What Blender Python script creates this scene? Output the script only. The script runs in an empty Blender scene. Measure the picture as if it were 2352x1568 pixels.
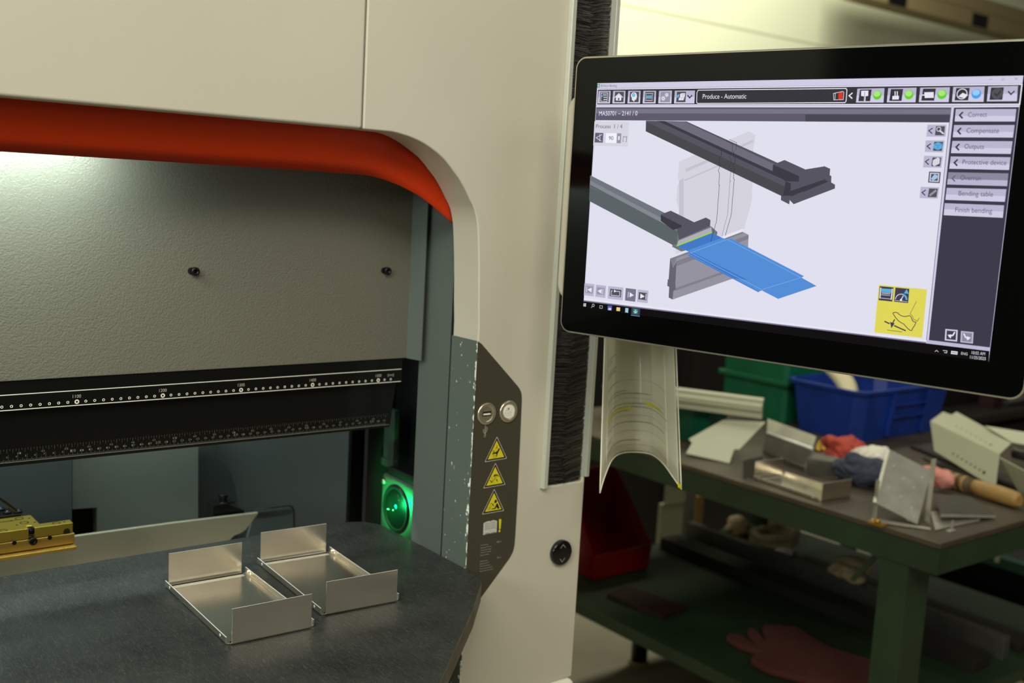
import bpy, bmesh, math, random
from mathutils import Vector, Matrix, noise as mnoise
R = math.radians
rnd = random.Random(7)
scene = bpy.context.scene
# ---------------------------------------------------------------- camera
FPX, CX, CY, CAMH = 2502.1, 1176.0, 784.0, 1.45
def cam_axes(yaw, pitch, roll):
    f = Vector((math.sin(yaw)*math.cos(pitch), math.cos(yaw)*math.cos(pitch), math.sin(pitch)))
    r = Vector((math.cos(yaw), -math.sin(yaw), 0)); u = r.cross(f)
    return math.cos(roll)*r + math.sin(roll)*u, -math.sin(roll)*r + math.cos(roll)*u, f
CR, CU, CF = cam_axes(R(38.328), R(-7.811), R(3.196))
CAM = Vector((0, 0, CAMH))
cd = bpy.data.cameras.new('camera'); cam = bpy.data.objects.new('camera', cd)
scene.collection.objects.link(cam)
cam.matrix_world = Matrix(((CR.x, CU.x, -CF.x, 0), (CR.y, CU.y, -CF.y, 0), (CR.z, CU.z, -CF.z, CAMH), (0, 0, 0, 1)))
cd.sensor_width = 36; cd.lens = FPX/2352*36; cd.clip_start = .02
cd.dof.use_dof = True; cd.dof.focus_distance = 1.2; cd.dof.aperture_fstop = 5.2
scene.camera = cam
# ---------------------------------------------------------------- view, world, big lights
scene.view_settings.view_transform = 'Standard'; scene.view_settings.look = 'None'
scene.view_settings.gamma = 1; scene.view_settings.exposure = 0.0
w = bpy.data.worlds.new('world'); scene.world = w; w.use_nodes = True
w.node_tree.nodes['Background'].inputs[0].default_value = (1.0, .98, .80, 1)
w.node_tree.nodes['Background'].inputs[1].default_value = .045
def area(name, loc, target, sx, sy, power, col):
    l = bpy.data.lights.new(name, 'AREA'); l.shape = 'RECTANGLE'; l.size = sx; l.size_y = sy
    l.energy = power; l.color = col
    o = bpy.data.objects.new(name, l); scene.collection.objects.link(o)
    o.location = loc; o.rotation_euler = (Vector(target)-Vector(loc)).to_track_quat('-Z', 'Y').to_euler()
    return o
WARM = (1.0, .955, .82)
area('ceiling_and_fill_lamp', (-.9, -1.0, 3.5), (.6, 1.1, 1.5), 2.6, 1.2, 98, WARM)
area('ceiling_and_fill_lamp', (-2.4, -.4, 2.15), (1.0, 1.05, 1.2), 1.2, .6, 36, (.96, 1.0, .86))  # fill lamp added low on the left to brighten the hanging sheets
area('ceiling_and_fill_lamp', (3.6, 3.0, 3.9), (3.4, 4.6, 2.5), 4.0, .5, 120, (1.0, 1.0, .82))
area('ceiling_and_fill_lamp', (2.5, 1.5, 3.8), (2.4, 1.5, .8), 1.6, .6, 20, (1.0, .97, .80))
area('ceiling_and_fill_lamp', (2.4, -2.4, 3.7), (1.6, 1.2, 1.0), 2.4, 1.0, 22, WARM)
# LED strips of the press: one under the hood, one behind the ram
def strip(name, loc, tilt, sx, power, col):
    o = area(name, loc, (loc[0], loc[1], 0), sx, .02, power, col); o.rotation_euler = (R(tilt), 0, 0)
strip('hood_lamp_light', (.12, 1.212, 1.483), 34, .55, 3.0, (.82, 1.0, .97))
strip('rear_work_light', (.10, 1.52, 1.40), 25, 1.2, 5.0, (.82, 1.0, .96))

# ---------------------------------------------------------------- pixel rays -> points on real planes
def ray(px, py): return CF + CR*((px-CX)/FPX) - CU*((py-CY)/FPX)
def onY(px, py, y): d = ray(px, py); return CAM + d*(y/d.y)
def onX(px, py, x): d = ray(px, py); return CAM + d*(x/d.x)
def onZ(px, py, z): d = ray(px, py); return CAM + d*((z-CAMH)/d.z)
def atD(px, py, t): return CAM + ray(px, py)*t
# ---------------------------------------------------------------- materials
def lin(c):
    return tuple(((x/255)/12.92 if x/255 <= .04045 else ((x/255+.055)/1.055)**2.4) for x in c) + (1,)
MATS = {}
def mat(name, rgb, rough=.5, metal=0, bump=None, var=None, emit=None, alpha=None, spec=.5, trans=0, coat=0, aniso=0):
    m = bpy.data.materials.new(name); m.use_nodes = True; nt = m.node_tree; b = nt.nodes['Principled BSDF']
    c = lin(rgb); b.inputs['Base Color'].default_value = c
    b.inputs['Roughness'].default_value = rough; b.inputs['Metallic'].default_value = metal
    b.inputs['Specular IOR Level'].default_value = spec
    if trans: b.inputs['Transmission Weight'].default_value = trans
    if coat: b.inputs['Coat Weight'].default_value = coat; b.inputs['Coat Roughness'].default_value = .03
    tc = nt.nodes.new('ShaderNodeTexCoord')
    if var:   # (scale, amount, (sx,sy,sz))  mild soiling / streak variation of the surface itself
        mp = nt.nodes.new('ShaderNodeMapping'); mp.inputs['Scale'].default_value = var[2] if len(var) > 2 else (1, 1, 1)
        n = nt.nodes.new('ShaderNodeTexNoise'); n.inputs['Scale'].default_value = var[0]; n.inputs['Detail'].default_value = 6
        rp = nt.nodes.new('ShaderNodeValToRGB')
        k = var[1]
        rp.color_ramp.elements[0].position = .3; rp.color_ramp.elements[1].position = .7
        rp.color_ramp.elements[0].color = tuple(x*(1-k) for x in c[:3])+(1,)
        rp.color_ramp.elements[1].color = tuple(min(1, x*(1+k)) for x in c[:3])+(1,)
        nt.links.new(tc.outputs['Object'], mp.inputs[0]); nt.links.new(mp.outputs[0], n.inputs['Vector'])
        nt.links.new(n.outputs['Fac'], rp.inputs[0]); nt.links.new(rp.outputs[0], b.inputs['Base Color'])
    if bump:  # (scale, strength, distance, (sx,sy,sz))
        mp = nt.nodes.new('ShaderNodeMapping'); mp.inputs['Scale'].default_value = bump[3] if len(bump) > 3 else (1, 1, 1)
        n = nt.nodes.new('ShaderNodeTexNoise'); n.inputs['Scale'].default_value = bump[0]; n.inputs['Detail'].default_value = 3
        bp = nt.nodes.new('ShaderNodeBump'); bp.inputs['Strength'].default_value = bump[1]; bp.inputs['Distance'].default_value = bump[2]
        nt.links.new(tc.outputs['Object'], mp.inputs[0]); nt.links.new(mp.outputs[0], n.inputs['Vector'])
        nt.links.new(n.outputs['Fac'], bp.inputs['Height']); nt.links.new(bp.outputs[0], b.inputs['Normal'])
    if emit:
        b.inputs['Emission Color'].default_value = c; b.inputs['Emission Strength'].default_value = emit
        b.inputs['Base Color'].default_value = (0, 0, 0, 1); b.inputs['Specular IOR Level'].default_value = 0
    if alpha is not None: b.inputs['Alpha'].default_value = alpha
    MATS[name] = m
    return m
mat('cream_paint', (200, 195, 178), .48, bump=(420, .25, .0006), var=(3, .04))
mat('white_paint', (226, 226, 210), .5, bump=(420, .2, .0005))
mat('grey_paint', (104, 102, 90), .42, bump=(430, .7, .0009), var=(4, .05))
mat('side_grey_paint', (90, 98, 93), .5, bump=(420, .2, .0005), var=(5, .04))
mat('dark_grey_paint', (92, 92, 82), .5, bump=(500, .15, .0004))
mat('slate_paint', (70, 78, 80), .5)
mat('light_panel_paint', (120, 126, 118), .55)
mat('support_paint', (176, 170, 148), .5)
mat('inner_grey_paint', (104, 114, 114), .55)
mat('orange_paint', (200, 52, 0), .6, spec=.25, bump=(420, .15, .0004))
mat('black_metal', (22, 21, 19), .32, metal=.3)
mat('black_gloss', (14, 14, 12), .16)
mat('black_plastic', (14, 15, 15), .35)
mat('dark_gap', (8, 8, 7), .9)
mat('brown_dark', (66, 62, 49), .5)
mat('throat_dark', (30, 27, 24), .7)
mat('print_dim', (120, 118, 106), .5)
mat('laser_housing', (50, 60, 52), .5)
mat('print_white', (225, 222, 205), .5)
mat('print_faint', (168, 166, 150), .5)
mat('print_green_white', (200, 200, 190), .5)
mat('sign_yellow', (222, 208, 40), .4)
mat('sign_black', (12, 12, 8), .5)
mat('sign_rim', (205, 196, 180), .4)
mat('satin_steel', (205, 198, 175), .3, metal=.85)
mat('button_white', (238, 235, 222), .35)
mat('rail_alu', (206, 208, 196), .35, metal=.35)
mat('bristle', (30, 28, 26), .35)
mat('bristle_light', (78, 74, 66), .3)
mat('glass_black', (5, 6, 5), .09, spec=.22)
mat('monitor_rim', (186, 182, 164), .28, metal=.8)
mat('monitor_shell', (196, 190, 170), .5)
mat('paper', (240, 237, 216), .6)
mat('paper_print', (150, 150, 138), .7)
mat('marker_yellow', (226, 220, 40), .6)
mat('bench_green', (35, 54, 33), .5, var=(6, .25), bump=(60, .2, .001))
mat('rack_green', (26, 62, 48), .5, var=(6, .15))
mat('bench_top', (76, 66, 54), .5, var=(9, .3), bump=(80, .2, .001), metal=.2)
mat('bin_green', (8, 104, 68), .45, var=(12, .15))
mat('bin_teal', (8, 90, 66), .45, var=(12, .15))
mat('bin_blue', (20, 54, 140), .45, var=(14, .25))
mat('bin_red', (120, 10, 6), .4, var=(8, .15))
mat('powder_cream', (184, 185, 158), .5)
mat('powder_hole', (30, 30, 26), .7)
mat('foam_cream', (232, 222, 180), .6)
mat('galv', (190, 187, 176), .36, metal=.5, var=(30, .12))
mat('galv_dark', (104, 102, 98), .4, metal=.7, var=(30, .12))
mat('wood_tan', (158, 124, 70), .55, var=(40, .15, (1, 1, 8)))
mat('tape_dark', (84, 68, 40), .6)
mat('brass', (190, 150, 60), .35, metal=.8)
mat('cloth_red', (176, 70, 56), .9, var=(60, .15))
mat('cloth_white', (226, 220, 205), .9, var=(50, .1))
mat('cloth_pink', (212, 140, 128), .9, var=(50, .15))
mat('cloth_navy', (58, 64, 80), .9, var=(60, .2))
mat('glove_red', (84, 40, 32), .9, var=(50, .15))
mat('gold_alu', (196, 170, 70), .34, metal=.75, var=(60, .12, (.2, .2, 1)))
mat('gold_worn', (190, 158, 78), .35, metal=.8, var=(50, .2, (.1, 1, 3)))
mat('screw_black', (26, 26, 26), .3, metal=.6)
mat('wall_paint', (236, 238, 208), .7)
mat('wall_joint', (206, 206, 174), .8)
mat('floor_concrete', (150, 142, 118), .6, var=(3, .2), bump=(40, .1, .002))
mat('rack_dark', (24, 22, 18), .6)
mat('rack_tan', (150, 132, 96), .55)
mat('rag_tan', (168, 150, 116), .9)
mat('steel_dark', (44, 42, 38), .5, metal=.4)
mat('dark_red', (46, 20, 18), .6)
mat('chip_white', (235, 240, 228), .5)
mat('laser_green', (60, 255, 140), emit=14)
mat('led_white', (225, 255, 248), emit=14)
def glassmat(name, rgb, alpha):
    m = mat(name, rgb, .08); m.node_tree.nodes['Principled BSDF'].inputs['Alpha'].default_value = alpha; return m
glassmat('sleeve_film', (235, 235, 220), .14)
glassmat('lens_glass', (6, 12, 9), .3).node_tree.nodes['Principled BSDF'].inputs['Specular IOR Level'].default_value = .2
# table laminate with fine scratches
def table_mat():
    m = mat('table_top', (56, 62, 62), .42); nt = m.node_tree; b = nt.nodes['Principled BSDF']
    tc = nt.nodes.new('ShaderNodeTexCoord'); prev = None
    for i, (ang, sc) in enumerate(((20, (520, 60, 1)), (-50, (450, 50, 1)), (80, (560, 70, 1)))):
        mp = nt.nodes.new('ShaderNodeMapping'); mp.inputs['Rotation'].default_value = (0, 0, R(ang)); mp.inputs['Scale'].default_value = sc
        n = nt.nodes.new('ShaderNodeTexNoise'); n.inputs['Scale'].default_value = 1.6; n.inputs['Detail'].default_value = 5
        n.inputs['Distortion'].default_value = 1.6
        rp = nt.nodes.new('ShaderNodeValToRGB'); rp.color_ramp.elements[0].position = .57; rp.color_ramp.elements[1].position = .72
        nt.links.new(tc.outputs['Object'], mp.inputs[0]); nt.links.new(mp.outputs[0], n.inputs['Vector']); nt.links.new(n.outputs['Fac'], rp.inputs[0])
        if prev is None: prev = rp.outputs[0]
        else:
            mx = nt.nodes.new('ShaderNodeMath'); mx.operation = 'MAXIMUM'
            nt.links.new(prev, mx.inputs[0]); nt.links.new(rp.outputs[0], mx.inputs[1]); prev = mx.outputs[0]
    n2 = nt.nodes.new('ShaderNodeTexNoise'); n2.inputs['Scale'].default_value = 14; n2.inputs['Detail'].default_value = 8
    nt.links.new(tc.outputs['Object'], n2.inputs['Vector'])
    r2 = nt.nodes.new('ShaderNodeValToRGB'); r2.color_ramp.elements[0].position = .3; r2.color_ramp.elements[1].position = .75
    r2.color_ramp.elements[0].color = lin((31, 34, 34)); r2.color_ramp.elements[1].color = lin((52, 56, 54))
    nt.links.new(n2.outputs['Fac'], r2.inputs[0])
    mix = nt.nodes.new('ShaderNodeMixRGB'); mix.inputs[2].default_value = lin((128, 122, 104))
    ml = nt.nodes.new('ShaderNodeMath'); ml.operation = 'MULTIPLY'; ml.inputs[1].default_value = .34
    nt.links.new(prev, ml.inputs[0]); nt.links.new(ml.outputs[0], mix.inputs[0]); nt.links.new(r2.outputs[0], mix.inputs[1])
    nt.links.new(mix.outputs[0], b.inputs['Base Color'])
table_mat()
mat('table_edge', (104, 98, 82), .6, var=(30, .25, (1, 1, 3)))
# brushed aluminium sheet
def alu_mat():
    m = mat('sheet_aluminium', (238, 230, 212), .24, metal=.95); nt = m.node_tree; b = nt.nodes['Principled BSDF']
    tc = nt.nodes.new('ShaderNodeTexCoord')
    n = nt.nodes.new('ShaderNodeTexNoise'); n.inputs['Scale'].default_value = 9; n.inputs['Detail'].default_value = 5
    nt.links.new(tc.outputs['Object'], n.inputs['Vector'])
    mr = nt.nodes.new('ShaderNodeMapRange'); mr.inputs[3].default_value = .15; mr.inputs[4].default_value = .26
    nt.links.new(n.outputs['Fac'], mr.inputs[0]); nt.links.new(mr.outputs[0], b.inputs['Roughness'])
    mp = nt.nodes.new('ShaderNodeMapping'); mp.inputs['Scale'].default_value = (900, 12, 12)
    n2 = nt.nodes.new('ShaderNodeTexNoise'); n2.inputs['Scale'].default_value = 1
    bp = nt.nodes.new('ShaderNodeBump'); bp.inputs['Strength'].default_value = .06; bp.inputs['Distance'].default_value = .0006
    nt.links.new(tc.outputs['Object'], mp.inputs[0]); nt.links.new(mp.outputs[0], n2.inputs['Vector'])
    nt.links.new(n2.outputs['Fac'], bp.inputs['Height']); nt.links.new(bp.outputs[0], b.inputs['Normal'])
alu_mat()
mat('painted_glint', (242, 242, 236), .3, metal=.3)  # highlights put into the colour: bright tray edges, holes and bend line
# control strip paint, LED light put in as lighter green; front corner chipped
XC, YF = .8296, 1.12
def chip_mat():
    m = mat('chipped_lit_paint', (92, 101, 94), .5); nt = m.node_tree; b = nt.nodes['Principled BSDF']
    tc = nt.nodes.new('ShaderNodeTexCoord'); sp = nt.nodes.new('ShaderNodeSeparateXYZ'); nt.links.new(tc.outputs['Object'], sp.inputs[0])
    mr = nt.nodes.new('ShaderNodeMapRange'); mr.inputs[1].default_value = YF-1.4; mr.inputs[2].default_value = YF-1.4+.007
    mr.inputs[3].default_value = .50; mr.inputs[4].default_value = .70
    nt.links.new(sp.outputs['Y'], mr.inputs[0])
    mp = nt.nodes.new('ShaderNodeMapping'); mp.inputs['Scale'].default_value = (260, 200, 110)
    n = nt.nodes.new('ShaderNodeTexNoise'); n.inputs['Scale'].default_value = 1; n.inputs['Detail'].default_value = 4
    nt.links.new(tc.outputs['Object'], mp.inputs[0]); nt.links.new(mp.outputs[0], n.inputs['Vector'])
    gt = nt.nodes.new('ShaderNodeMath'); gt.operation = 'GREATER_THAN'
    nt.links.new(n.outputs['Fac'], gt.inputs[0]); nt.links.new(mr.outputs[0], gt.inputs[1])
    mix = nt.nodes.new('ShaderNodeMixRGB'); mix.inputs[1].default_value = lin((92, 101, 94)); mix.inputs[2].default_value = lin((236, 242, 230))
    nt.links.new(gt.outputs[0], mix.inputs[0]); nt.links.new(mix.outputs[0], b.inputs['Base Color'])
chip_mat()
# ---------------------------------------------------------------- mesh builder
class MB:
    def __init__(s): s.v = []; s.f = []; s.m = []; s.sm = []
    def add(s, vs, fs, m=0, smooth=False):
        o = len(s.v); s.v += [Vector(p) for p in vs]
        for f in fs: s.f.append([i+o for i in f]); s.m.append(m); s.sm.append(smooth)
    def box(s, a, b, m=0):
        x0, y0, z0 = a; x1, y1, z1 = b
        s.add([(x0,y0,z0),(x1,y0,z0),(x1,y1,z0),(x0,y1,z0),(x0,y0,z1),(x1,y0,z1),(x1,y1,z1),(x0,y1,z1)],
              [(0,3,2,1),(4,5,6,7),(0,1,5,4),(1,2,6,5),(2,3,7,6),(3,0,4,7)], m)
    def prism(s, pts, vec, m=0, smooth=False):
        n = len(pts); vec = Vector(vec); a = [Vector(p) for p in pts]
        s.add(a+[p+vec for p in a], [list(range(n))[::-1], list(range(n, 2*n))]+[(i, (i+1) % n, (i+1) % n+n, i+n) for i in range(n)], m, smooth)
    def slab(s, pts, t, m=0):     # thin plate through coplanar points, thickness t
        a = [Vector(p) for p in pts]; n = Vector()
        for i in range(len(a)): n += a[i].cross(a[(i+1) % len(a)])
        n = (a[1]-a[0]).cross(a[2]-a[0]) if n.length < 1e-12 else n
        c = sum(a, Vector())/len(a); n = Vector()
        for i in range(len(a)): n += (a[i]-c).cross(a[(i+1) % len(a)]-c)
        n.normalize(); s.prism([p-n*t/2 for p in a], n*t, m)
    def tube(s, pts, r, m=0, seg=12, caps=True):
        pts = [Vector(p) for p in pts]; rs = r if isinstance(r, (list, tuple)) else [r]*len(pts)
        rings = []; up = None
        for i, p in enumerate(pts):
            d = (pts[min(i+1, len(pts)-1)]-pts[max(i-1, 0)]).normalized()
            if up is None: up = Vector((0, 0, 1)) if abs(d.z) < .9 else Vector((1, 0, 0))
            a = d.cross(up).normalized(); b = a.cross(d).normalized(); up = b
            rings.append([p+(a*math.cos(t)+b*math.sin(t))*rs[i] for t in [2*math.pi*k/seg for k in range(seg)]])
        vs = [q for g in rings for q in g]; fs = []
        for i in range(len(rings)-1):
            for k in range(seg): fs.append((i*seg+k, i*seg+(k+1) % seg, (i+1)*seg+(k+1) % seg, (i+1)*seg+k))
        s.add(vs, fs, m, True)
        if caps:
            s.add(rings[0], [list(range(seg))], m); s.add(rings[-1], [list(range(seg))[::-1]], m)
    def lathe(s, o, axis, prof, m=0, seg=32, smooth=True):    # prof: (radius, height along axis)
        o = Vector(o); ax = Vector(axis).normalized(); t = Vector((0, 0, 1)) if abs(ax.z) < .9 else Vector((1, 0, 0))
        a = ax.cross(t).normalized(); b = ax.cross(a)
        vs = []; fs = []
        for (r, h) in prof:
            for k in range(seg):
                q = 2*math.pi*k/seg; vs.append(o+ax*h+(a*math.cos(q)+b*math.sin(q))*r)
        for i in range(len(prof)-1):
            for k in range(seg): fs.append((i*seg+k, i*seg+(k+1) % seg, (i+1)*seg+(k+1) % seg, (i+1)*seg+k))
        s.add(vs, fs, m, smooth)
        s.add(vs[:seg], [list(range(seg))], m); s.add(vs[-seg:], [list(range(seg))], m)
    def grid(s, rows, m=0, smooth=True, closed=False):
        nr, nc = len(rows), len(rows[0]); fs = []
        for i in range(nr-1):
            for k in range(nc if closed else nc-1): fs.append((i*nc+k, i*nc+(k+1) % nc, (i+1)*nc+(k+1) % nc, (i+1)*nc+k))
        s.add([p for r in rows for p in r], fs, m, smooth)
    def build(s, name, mats, parent=None, bevel=0, seg=2, solid=0, angle=35, subsurf=0, smooth=True):
        me = bpy.data.meshes.new(name); org = Vector((0, 0, 0))
        if parent is not None:
            q = parent
            while q is not None: org = org+q.location; q = q.parent
            vs = [p-org for p in s.v]
        else:
            lo = Vector([min(p[i] for p in s.v) for i in range(3)]); hi = Vector([max(p[i] for p in s.v) for i in range(3)])
            org = Vector(((lo.x+hi.x)/2, (lo.y+hi.y)/2, lo.z)); vs = [p-org for p in s.v]
        me.from_pydata([tuple(p) for p in vs], [], s.f)
        for i, p in enumerate(me.polygons): p.material_index = s.m[i]; p.use_smooth = s.sm[i]
        if isinstance(mats, str): mats = [mats]
        for k in mats: me.materials.append(MATS[k])
        bm = bmesh.new(); bm.from_mesh(me)
        if len(bm.faces) < 60000 and not getattr(s, 'flat', False):
            bmesh.ops.remove_doubles(bm, verts=bm.verts, dist=1e-6); bmesh.ops.recalc_face_normals(bm, faces=bm.faces)
        bm.to_mesh(me); bm.free(); me.update()
        o = bpy.data.objects.new(name, me); scene.collection.objects.link(o)
        if parent is not None: o.parent = parent
        else: o.location = org
        if solid: md = o.modifiers.new('solid', 'SOLIDIFY'); md.thickness = solid; md.offset = 0
        if subsurf: md = o.modifiers.new('sub', 'SUBSURF'); md.levels = subsurf; md.render_levels = subsurf
        if bevel:
            md = o.modifiers.new('bevel', 'BEVEL'); md.width = bevel; md.segments = seg; md.limit_method = 'ANGLE'; md.angle_limit = R(angle)
            if smooth:
                for p in me.polygons: p.use_smooth = True
                md.harden_normals = True
        return o
def thing(name, label, cat, loc, group=None):
    o = bpy.data.objects.new(name, None); scene.collection.objects.link(o); o.location = loc
    o['label'] = label; o['category'] = cat
    if group: o['group'] = group
    return o
def tag(o, label, cat, group=None, kind=None):
    o['label'] = label; o['category'] = cat
    if group: o['group'] = group
    if kind: o['kind'] = kind
    return o
def struct(o): o['kind'] = 'structure'; return o
def copy_tree(o, parent=None):
    c = o.copy(); scene.collection.objects.link(c); c.parent = parent
    for ch in list(o.children): copy_tree(ch, c)
    return c
# flat drawing on a plane: shapes given in target-photo pixels or plane units
_txt = {}
def glyphs(s):
    if s not in _txt:
        cu = bpy.data.curves.new('t', 'FONT'); cu.body = s; cu.size = 1; ob = bpy.data.objects.new('t', cu); scene.collection.objects.link(ob)
        dg = bpy.context.evaluated_depsgraph_get(); me = bpy.data.meshes.new_from_object(ob.evaluated_get(dg))
        vs = [(v.co.x, v.co.y) for v in me.vertices]; fs = [list(p.vertices) for p in me.polygons]
        bpy.data.objects.remove(ob); bpy.data.curves.remove(cu); bpy.data.meshes.remove(me)
        _txt[s] = (vs, fs)
    return _txt[s]
CAPH = .70
class Canvas:
    def __init__(s, conv, to3, nrm, step=.00004, base=.0001):
        s.mb = MB(); s.mb.flat = True; s.conv = conv; s.to3 = to3; s.n = Vector(nrm); s.step = step; s.h = base; s.names = []
        s.k = 1
    def mi(s, m):
        if m not in s.names: s.names.append(m)
        return s.names.index(m)
    def up(s): s.h += s.step; return s
    def _put(s, q, fs, m): s.mb.add([s.to3(a, b)+s.n*s.h for a, b in q], fs, s.mi(m))
    def poly(s, pts, m, raw=False):
        q = [tuple(p) if raw else s.conv(*p) for p in pts]; s._put(q, [list(range(len(q)))], m); s.up()
    def quadlerp(s, a, b, c, d, u, v):   # bilinear in px (order TL TR BR BL)
        return tuple((a[i]*(1-u)+b[i]*u)*(1-v)+(d[i]*(1-u)+c[i]*u)*v for i in range(2))
    def stroke(s, pts, wd, m, raw=False, closed=False):
        q = [Vector(p if raw else s.conv(*p)) for p in pts]
        n = len(q); rng = range(n if closed else n-1)
        for i in rng:
            a, b = q[i], q[(i+1) % n]; d = (b-a)
            if d.length < 1e-7: continue
            d.normalize(); e = Vector((-d.y, d.x))*wd/2; x = d*wd*.45
            s._put([tuple(a-x-e), tuple(b+x-e), tuple(b+x+e), tuple(a-x+e)], [(0, 1, 2, 3)], m)
            s.h += s.step*.02
        s.up()
    def circle(s, c, r, m, seg=24, raw=False, sx=1):
        c = c if raw else s.conv(*c)
        s._put([(c[0]+r*sx*math.cos(2*math.pi*k/seg), c[1]+r*math.sin(2*math.pi*k/seg)) for k in range(seg)], [list(range(seg))], m); s.up()
    def ring(s, c, r0, r1, m, seg=20, raw=False, a0=0, a1=360):
        c = c if raw else s.conv(*c); n = seg
        q = []
        for k in range(n+1):
            t = R(a0+(a1-a0)*k/n); q += [(c[0]+r0*math.cos(t), c[1]+r0*math.sin(t)), (c[0]+r1*math.cos(t), c[1]+r1*math.sin(t))]
        s._put(q, [(2*k, 2*k+1, 2*k+3, 2*k+2) for k in range(n)], m)
    def text(s, body, L, Rr, m, cap=None, raw=False):     # baseline from L to Rr, width fitted
        vs, fs = glyphs(body)
        if not vs: return
        x0 = min(v[0] for v in vs); x1 = max(v[0] for v in vs)
        a = Vector(L if raw else s.conv(*L)); b = Vector(Rr if raw else s.conv(*Rr)); d = b-a
        k = d.length/(x1-x0); d.normalize(); e = Vector((-d.y, d.x)); ky = cap/CAPH if cap else k
        s._put([tuple(a+d*(x-x0)*k+e*y*ky) for x, y in vs], fs, m); s.up()
    def build(s, name, parent): return s.mb.build(name, s.names, parent)
# ================================================================ SETTING
m = MB(); m.box((-3, -3, -.05), (9, 6.1, 0)); struct(m.build('floor', 'floor_concrete'))
m = MB(); m.box((-3, 4.6, 0), (9, 4.75, 4.2)); 
for k in range(12):
    m.box((-3, 4.597, .2+k*.33), (9, 4.601, .2+k*.33+.012), 1)
struct(m.build('wall_back', ['wall_paint', 'wall_joint']))
# ================================================================ PRESS BRAKE
press = thing('press_brake', 'cream and grey press brake with an orange hood band, filling the left half', 'press brake', (.5, 1.4, 0))
ZH = 1.512                                   # underside of the upper housing
A_px = [(835, 298), (876, 298.5), (900, 302), (918, 307), (940, 314), (957, 321), (973, 329), (987, 338), (1004, 351), (1018, 363), (1031, 378),
        (1041, 392), (1054, 409), (1064, 426), (1072, 441), (1079, 457), (1086, 470), (1091, 483), (1095, 500), (1097.5, 518), (1099, 552), (1100, 600), (1100, 650), (1099.5, 700), (1098.5, 750)]
A = [onY(x, y, YF) for x, y in A_px]
A = [(min(p.x, XC), min(p.z, ZH)) for p in A]; A[0] = (.6492, ZH); A[-1] = (XC, A[-1][1])
for i in range(1, len(A)): A[i] = (max(A[i][0], A[i-1][0]+.0001), min(A[i][1], A[i-1][1]-.00005))
zb_col = onY(1336, 1546, YF).z
BR0, BR1, ZBR = onY(1251.5, 1115, YF).x, onY(1338, 1100, YF).x, onY(1251, 1118, YF).z
XR = 1.032
outl = [(x, z) for x, z in A] + [(XC, zb_col), (XR, zb_col), (XR, 2.3), (BR1, 2.3), (BR1, ZBR), (BR0, ZBR), (BR0, 2.3), (.6492, 2.3)]
m = MB(); m.prism([(x, YF, z) for x, z in outl], (0, .057, 0)); m.build('column_cover', 'cream_paint', press, bevel=.0028, seg=3, angle=50)
m = MB(); m.box((-1.2, YF, ZH), (.6478, YF+.057, 2.3)); m.build('upper_housing', 'cream_paint', press, bevel=.004, seg=3)
m = MB(); m.box((.6479, YF+.01, ZH+.002), (.6491, YF+.05, 2.3)); m.build('panel_gap', 'dark_gap', press)
m = MB(); m.box((XC+.012, YF+.058, .2), (XR-.002, 1.256, 2.3)); m.box((.935, 1.2562, .2), (XR-.002, 1.46, 2.3)); m.build('column_body', 'cream_paint', press)
m = MB(); m.box((-1.2, YF+.058, 1.6), (XC+.01, 1.95, 2.3)); m.build('upper_body', 'cream_paint', press)
m = MB(); m.box((XC-.05, YF-.010, .2), (XR+.002, YF+.3, onY(1325, 1553, YF-.004).z)); m.build('base_cover', 'white_paint', press, bevel=.012, seg=3)
# orange band between the arch and a second, lower curve further back
def arch_depth(px, py):
    lo, hi = YF, YF+.12
    def inside(y):
        p = onY(px, py, y)
        if p.x >= XC: return False
        for (x0, z0), (x1, z1) in zip(A, A[1:]):
            if x0 <= p.x <= x1:
                return p.z < z0+(z1-z0)*(p.x-x0)/max(x1-x0, 1e-6)
        return p.z < ZH
    for _ in range(40):
        mid = (lo+hi)/2
        if inside(mid): lo = mid
        else: hi = mid
    return lo
Ap = [(876, 307), (890, 313), (903, 320), (926, 335), (938, 344), (949, 353), (961, 365), (972, 376), (984, 390), (995, 405), (1005, 421), (1014, 437.5), (1022, 455), (1029, 472), (1037, 495), (1042.5, 516)]
YB = YF+.057
top = []; 
for k in range(8): top.append(Vector((-1.2+(1.2+.63)*k/7, YF+.022, ZH+.004)))
for q in Ap:
    y = max(YF+.022, min(YB, arch_depth(*q))); p = onY(q[0], q[1], y)
    if p.z < ZH: top.append(p+Vector((.0012, 0, .0008)))
top[-1].y = YB
Bp = [(750, 395.5), (790, 397), (826.6, 400), (842, 402), (857, 405), (873, 409), (888, 414.6), (903, 420), (918, 426), (934, 434), (949, 442), (965, 451), (980, 462), (996, 475), (1010, 487), (1026, 501), (1043, 517)]
zB = onY(700, 390.5, YB).z
bl = [Vector((-1.2, YB, zB)), Vector((onY(740, 394, YB).x, YB, zB))]+[onY(x, y, YB) for x, y in Bp]
def resample(pts, n, key=None):
    d = [0]
    for a, b in zip(pts, pts[1:]): d.append(d[-1]+(b-a).length)
    out = []
    for k in range(n):
        t = d[-1]*k/(n-1); i = max(j for j in range(len(d)) if d[j] <= t+1e-12); i = min(i, len(pts)-2)
        u = (t-d[i])/max(d[i+1]-d[i], 1e-9); out.append(pts[i].lerp(pts[i+1], u))
    return out
def by_x(pts, xs):
    out = []
    for x in xs:
        for a, b in zip(pts, pts[1:]):
            if a.x <= x <= b.x+1e-6:
                out.append(a.lerp(b, (x-a.x)/max(b.x-a.x, 1e-9))); break
        else: out.append(pts[-1].copy())
    return out
xe = min(top[-1].x, bl[-1].x)
xs = [-1.2+(.45+1.2)*k/10 for k in range(10)]+[.45+(xe-.45)*k/40 for k in range(41)]
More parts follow.
